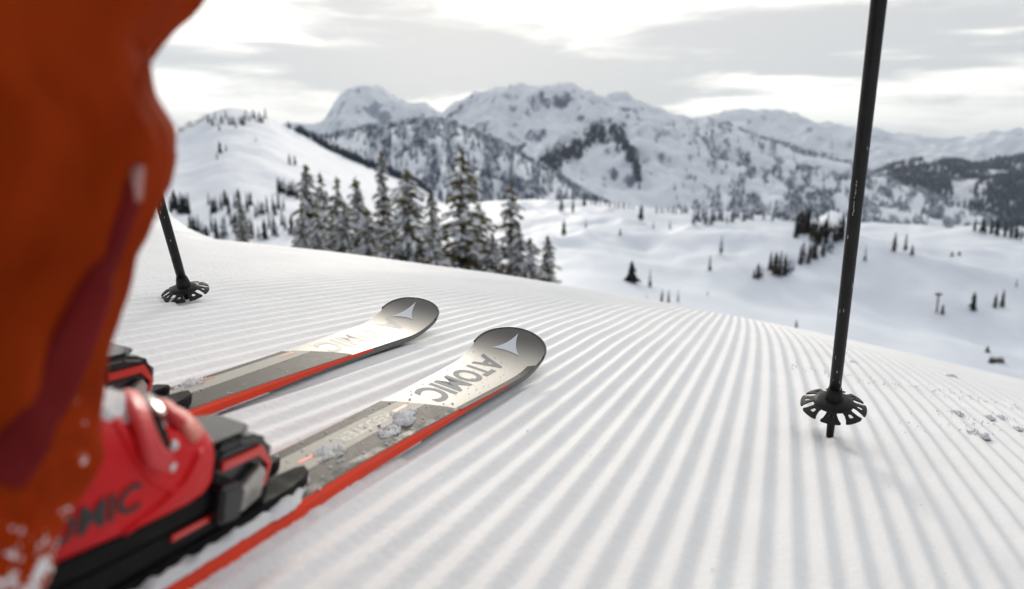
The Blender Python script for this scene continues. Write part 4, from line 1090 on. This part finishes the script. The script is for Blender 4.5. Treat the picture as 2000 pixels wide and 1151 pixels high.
def row(layer, lst, where, group, tone='dark', var=(0, 1, 2)):
    """lst of (px, base py, height px[, tone[, var]]) sorted left to right; each is told by its place in the row"""
    lst = sorted(lst)
    for i, e in enumerate(lst):
        tn = e[3] if len(e) > 3 else tone; vr = e[4] if len(e) > 4 else var[i % len(var)]
        far_tree(layer, e[0], e[1], e[2], tn, vr, '%s tree from the left %s' % (NUM[i], where), group)
gB = 'scattered conifers on the open snowfields'
for e in [(1101, 460, 32, 'dark', 1, 'stout dark conifer just right of the near spruce group'), (1119, 415, 28, 'dark', 0, 'pointed dark conifer on the plateau edge behind the spruce group'), (1141, 403, 27, 'dark', 1, 'dark conifer rightmost of three where ridge meets plateau'),
          (1096, 413, 36, 'pale', 1, 'greyish conifer leftmost of three where ridge meets plateau'), (1144, 446, 20, 'pale', 2, 'faint frosted sapling below the three at the plateau edge'), (1211, 460, 15, 'dark', 1, 'tiny dark conifer low in the middle of the bowl rim'), (1252, 431, 34, 'dark', 1, 'bushy dark conifer standing out on the bowl rim'),
          (1276, 448, 18, 'pale', 2, 'faint thin conifer below the bushy one on the bowl rim'), (1308, 448, 20, 'pale', 0, 'small greyish conifer alone right of the faint thin one'), (1408, 498, 38, 'pale', 0, 'tall pointed conifer alone in the middle of the bowl'), (1386, 530, 32, 'dark', 2, 'slim dark conifer alone below the tall pointed one'),
          (1233, 551, 45, 'dark', 3, 'wide bushy dark conifer in the bowl just above the crest'), (1269, 561, 38, 'pale', 2, 'bare frosted tree right of the wide bushy conifer'), (1262, 609, 34, 'pale', 2, 'frosted sapling on the crest line under the wide bushy conifer'), (1292, 604, 42, 'dark', 2, 'left dark conifer of the close pair above the crest'),
          (1305, 602, 38, 'dark', 2, 'right dark conifer of the close pair above the crest'), (1324, 590, 26, 'pale', 2, 'thin pale sapling right of the close dark pair'), (1382, 577, 9, 'pale', 1, 'tiny bush in the snow at the bowl floor'), (1554, 652, 30, 'dark', 0, 'small dark conifer poking over the crest left of the pole'),
          (1746, 492, 40, 'brown', 0, 'brownish conifer right of the pole on the open slope'), (1768, 490, 36, 'brown', 2, 'thin brownish tree next to it right of the pole'), (1781, 498, 22, 'dark', 1, 'short dark conifer at the right end of the three beyond the pole'), (1689, 512, 34, 'pale', 2, 'pale bare tree beside the pole shaft'),
          (1859, 501, 10, 'dark', 3, 'left of two tiny bushes high on the right slope'), (1873, 500, 10, 'dark', 3, 'right of two tiny bushes high on the right slope'), (1900, 607, 40, 'dark', 1, 'pointed dark conifer by itself on the right slope'), (1943, 602, 33, 'dark', 0, 'left conifer of the pair near the right frame edge'),
          (1957, 601, 38, 'dark', 0, 'right conifer of the pair near the right frame edge'), (1840, 616, 22, 'dark', 1, 'short conifer at the foot of the lift post'), (1928, 690, 15, 'dark', 3, 'small shrub above the shrub thicket at lower right'), (1985, 562, 20, 'pale', 2, 'pale sapling at the right frame edge')]:
    far_tree('B', *e[:5], e[5], gB)
q = random.Random(77)
row('B', [(1155 + i * 9.2 + q.uniform(-2, 2), 400 + i * 1.1, q.uniform(8, 15)) for i in range(10)], 'in the thin row along the plateau edge', 'thin row of conifers along the plateau edge')
row('B', [(1284 + i * 7.5 + q.uniform(-2, 2), 417, q.uniform(10, 18)) for i in range(9)], 'in the short dark row behind the bowl', 'short dark row of conifers behind the bowl')
row('B', [(1356 + i * 8.0 + q.uniform(-2, 2), 437 - i * .7 + q.uniform(-6, 5), q.uniform(26, 44)) for i in range(18)], 'in the frosted grove left of the pole', 'frosted grove left of the pole', 'pale')
row('B', [(1510 + i * 6.5 + q.uniform(-2, 2), 428 + q.uniform(-4, 6), q.uniform(24, 40)) for i in range(10)], 'in the grove beside the round knoll', 'grove beside the round knoll', 'pale')
row('B', [(1556 + i * 7.2 + q.uniform(-2, 2), 462 + i * 2 + q.uniform(-14, 6), q.uniform(40, 62), 'brown' if i % 3 else 'dark') for i in range(13)], 'in the brown grove on the knoll flank', 'brown grove on the knoll flank')
row('B', [(1562 + i * 8 + q.uniform(-3, 3), 520 - i * 3 + q.uniform(-6, 6), q.uniform(30, 46), 'pale' if i % 2 else 'brown') for i in range(8)], 'in the lower fringe of the knoll trees', 'lower fringe of the knoll trees')
row('B', [(1504, 530, 40, 'brown'), (1514, 538, 50, 'brown'), (1523, 540, 54, 'brown'), (1532, 541, 48, 'dark'), (1541, 536, 36, 'pale'), (1549, 530, 28, 'pale')], 'in the clump down-slope of the knoll', 'clump of conifers below the knoll')
row('B', [(1472, 546, 22, 'dark'), (1480, 545, 34, 'brown'), (1488, 543, 26, 'pale')], 'in the trio left of the lower clump', 'trio of conifers left of the lower clump')
row('B', [(1905 + i * 11 + q.uniform(-3, 3), 452 + i * 2.2, q.uniform(20, 36)) for i in range(9)], 'in the row on the rise at the right edge', 'row of conifers on the rise at the right edge')
row('B', [(1934 + i * 6, 710 + q.uniform(-2, 2), q.uniform(9, 16), 'brown', 3) for i in range(5)], 'in the shrub thicket at lower right', 'shrub thicket at lower right')
# left hill
gC_ = 'conifers on the white hill'
for e in [(430, 300, 26, 'dark', 1, 'dark conifer high on the white hill face'), (442, 296, 14, 'dark', 0, 'little conifer right beside the dark one high on the hill face'), (424, 312, 14, 'dark', 0, 'little conifer below left of the dark one on the hill face'), (566, 322, 24, 'dark', 0, 'left conifer of the pair on the right shoulder of the hill'),
          (576, 322, 20, 'dark', 1, 'right conifer of the pair on the right shoulder of the hill'), (500, 276, 10, 'pale', 0, 'tiny pale tree under the wooded summit of the hill')]:
    far_tree('C', *e[:5], e[5], gC_)
row('C', [(350 + i * 5.5, 258 - i * 2.6 + q.uniform(-2, 2), q.uniform(10, 15)) for i in range(10)], 'in the line climbing to the hill summit', 'line of conifers climbing to the hill summit')
row('C', [(408 + i * 6.6 + q.uniform(-2, 2), 232 + abs(q.gauss(0, 10)), q.uniform(12, 24)) for i in range(18)], 'in the wood on the hill summit', 'wood on the hill summit')
row('C', [(544 + i * 6, 378 + i * 2 + q.uniform(-4, 4), q.uniform(24, 36)) for i in range(7)], 'in the dark block right of the hill face', 'dark block of conifers right of the hill face')
row('C', [(334 + i * 7, 418 + q.uniform(-8, 8), q.uniform(34, 48)) for i in range(6)], 'in the dark clump behind the pole at left', 'dark clump behind the pole at left')
row('C', [(372 + i * 8, 452 + i * 2 + q.uniform(-4, 4), q.uniform(26, 40)) for i in range(5)], 'in the clump behind the bank at left', 'clump behind the bank at left')
row('C', [(408 + i * 8.2 + q.uniform(-3, 3), q.uniform(400, 425), q.uniform(26, 44), 'pale' if i % 3 == 0 else 'dark') for i in range(19)], 'in the upper band on the lower hill', 'upper band of trees on the lower hill')
row('C', [(398 + i * 9 + q.uniform(-3, 3), q.uniform(440, 475), q.uniform(30, 46), 'pale' if i % 2 == 0 else 'dark') for i in range(20)], 'in the lower band on the lower hill', 'lower band of trees on the lower hill', 'pale')

# lift post on the right slope
p = L['B'].find(1829, 613); dep = (p - CAM).dot(RF); hh = 38 * dep / F_PX
post = thing('lift_post', 'thin brown lift post with a dark crosshead on the right slope', 'lift post', loc=p)
M['post'] = principled('rusty_post', (.16, .09, .05), .7); M['post_dark'] = principled('dark_crosshead', (.03, .03, .035), .5)
tube([(0, 0, -.4), (0, 0, hh)], hh * .045, 10, 'mast', M['post'], post)
prism('crosshead', [(-hh * .16, -hh * .05), (hh * .16, -hh * .05), (hh * .16, hh * .05), (-hh * .16, hh * .05)], hh * .93, hh * 1.04, M['post_dark'], post, hh * .01)

# ------------------------------------------------------------------ woods that read as one mass
def wood(name, layer, mats, n, hrange, accept, seed, label, t0=.05, t1=1.0, azr=None):
    q = random.Random(seed); lay = L[layer]; q2 = np.random.RandomState(seed)
    lo, hi = azr if azr else (lay.az[0], lay.az[-1])
    az = q2.uniform(lo, hi, n * 14); t = q2.uniform(t0, t1, n * 14); r = lay.rad(t)
    x = r * np.sin(az); y = r * np.cos(az)
    py = 330 - F_PX * (lay.height(az, r) - CAM.z) / r; keep = accept(az, t, x, py) > q2.uniform(0, 1, az.size); az, r, t = az[keep][:n], r[keep][:n], t[keep][:n]
    z = lay.height(az, r); x = CAM.x + r * np.sin(az); y = CAM.y + r * np.cos(az); m = az.size
    h = q2.uniform(*hrange, m); rad = h * q2.uniform(.16, .26, m); ns = 5
    V = np.zeros((m, 2 * ns + 2, 3)); ph = q2.uniform(0, 6.28, m)
    for tier in (0, 1):
        zb = z + h * (.05 if tier == 0 else .45); rr5 = rad * (1 if tier == 0 else .6)
        for k in range(ns):
            a = ph + 2 * np.pi * k / ns + tier; V[:, tier * ns + k, 0] = x + rr5 * np.cos(a); V[:, tier * ns + k, 1] = y + rr5 * np.sin(a); V[:, tier * ns + k, 2] = zb - (h * .12 if tier == 0 else 0)
        V[:, 2 * ns + tier, 0] = x; V[:, 2 * ns + tier, 1] = y; V[:, 2 * ns + tier, 2] = z + h * (.72 if tier == 0 else 1.0)
    base_ = (np.arange(m) * (2 * ns + 2))[:, None, None]
    tri = np.array([(tier * ns + k, tier * ns + (k + 1) % ns, 2 * ns + tier) for tier in (0, 1) for k in range(ns)])[None]
    idx = (base_ + tri).reshape(-1).astype(np.int32); nf = idx.size // 3
    me = bpy.data.meshes.new(name); me.vertices.add(m * (2 * ns + 2)); me.vertices.foreach_set('co', V.reshape(-1).astype(np.float32))
    me.loops.add(idx.size); me.loops.foreach_set('vertex_index', idx); me.polygons.add(nf)
    me.polygons.foreach_set('loop_start', np.arange(0, idx.size, 3, dtype=np.int32)); me.polygons.foreach_set('loop_total', np.full(nf, 3, dtype=np.int32))
    for mm in mats: me.materials.append(mm)
    me.update(calc_edges=True); o = bpy.data.objects.new(name, me); C.objects.link(o); tag(o, label, kind='stuff'); return o
def A(px): return px_dir(px, 330)[0]
def PXA(az): return CXP + F_PX * np.tan(az)
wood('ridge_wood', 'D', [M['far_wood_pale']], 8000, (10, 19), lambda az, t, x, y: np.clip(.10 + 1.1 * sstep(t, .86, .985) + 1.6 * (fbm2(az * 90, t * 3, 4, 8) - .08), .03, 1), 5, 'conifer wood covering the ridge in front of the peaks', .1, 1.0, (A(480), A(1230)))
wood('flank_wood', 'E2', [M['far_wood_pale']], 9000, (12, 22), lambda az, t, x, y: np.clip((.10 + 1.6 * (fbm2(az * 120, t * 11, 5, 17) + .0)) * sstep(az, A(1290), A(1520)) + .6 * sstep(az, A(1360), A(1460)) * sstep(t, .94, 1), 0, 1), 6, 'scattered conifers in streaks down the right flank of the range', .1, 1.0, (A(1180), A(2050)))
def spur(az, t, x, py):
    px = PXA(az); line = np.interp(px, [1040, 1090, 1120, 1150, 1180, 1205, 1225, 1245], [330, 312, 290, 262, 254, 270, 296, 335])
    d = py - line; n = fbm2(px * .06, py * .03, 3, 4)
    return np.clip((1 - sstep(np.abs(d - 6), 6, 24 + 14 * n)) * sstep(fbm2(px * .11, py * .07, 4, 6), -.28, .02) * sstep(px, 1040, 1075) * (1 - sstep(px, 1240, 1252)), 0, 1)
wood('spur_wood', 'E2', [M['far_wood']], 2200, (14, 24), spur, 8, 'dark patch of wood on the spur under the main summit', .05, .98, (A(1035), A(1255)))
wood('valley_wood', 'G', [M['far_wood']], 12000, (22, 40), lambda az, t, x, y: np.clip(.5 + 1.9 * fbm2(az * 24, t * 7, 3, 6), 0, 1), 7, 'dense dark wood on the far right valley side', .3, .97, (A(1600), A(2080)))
wood('hill_back_wood', 'C', [M['far_wood']], 900, (6, 10), lambda az, t, x, y: sstep(az, A(560), A(600)) * sstep(t, .97, 1.0), 9, 'strip of conifers along the right ridge of the white hill', .95, 1.1, (A(560), A(845)))

# ------------------------------------------------------------------ air
def haze(density=4.5e-5):
    m = bpy.data.materials.new('mountain_air'); m.use_nodes = True; t = NT(m.node_tree)
    out = t.n('ShaderNodeOutputMaterial'); v = t.n('ShaderNodeVolumePrincipled')
    v.inputs['Color'].default_value = (.74, .86, 1, 1); v.inputs['Density'].default_value = density; v.inputs['Anisotropy'].default_value = .3
    t.link(v.outputs[0], out.inputs['Volume'])
    x0, x1, y0, y1, z0, z1 = -31000, 31000, -31000, 31000, -700, 1400
    V = [(x, y, z) for x in (x0, x1) for y in (y0, y1) for z in (z0, z1)]
    o = mesh_obj('haze', V, [(0, 1, 3, 2), (4, 6, 7, 5), (0, 4, 5, 1), (2, 3, 7, 6), (0, 2, 6, 4), (1, 5, 7, 3)], m); o['kind'] = 'stuff'; return o
haze()
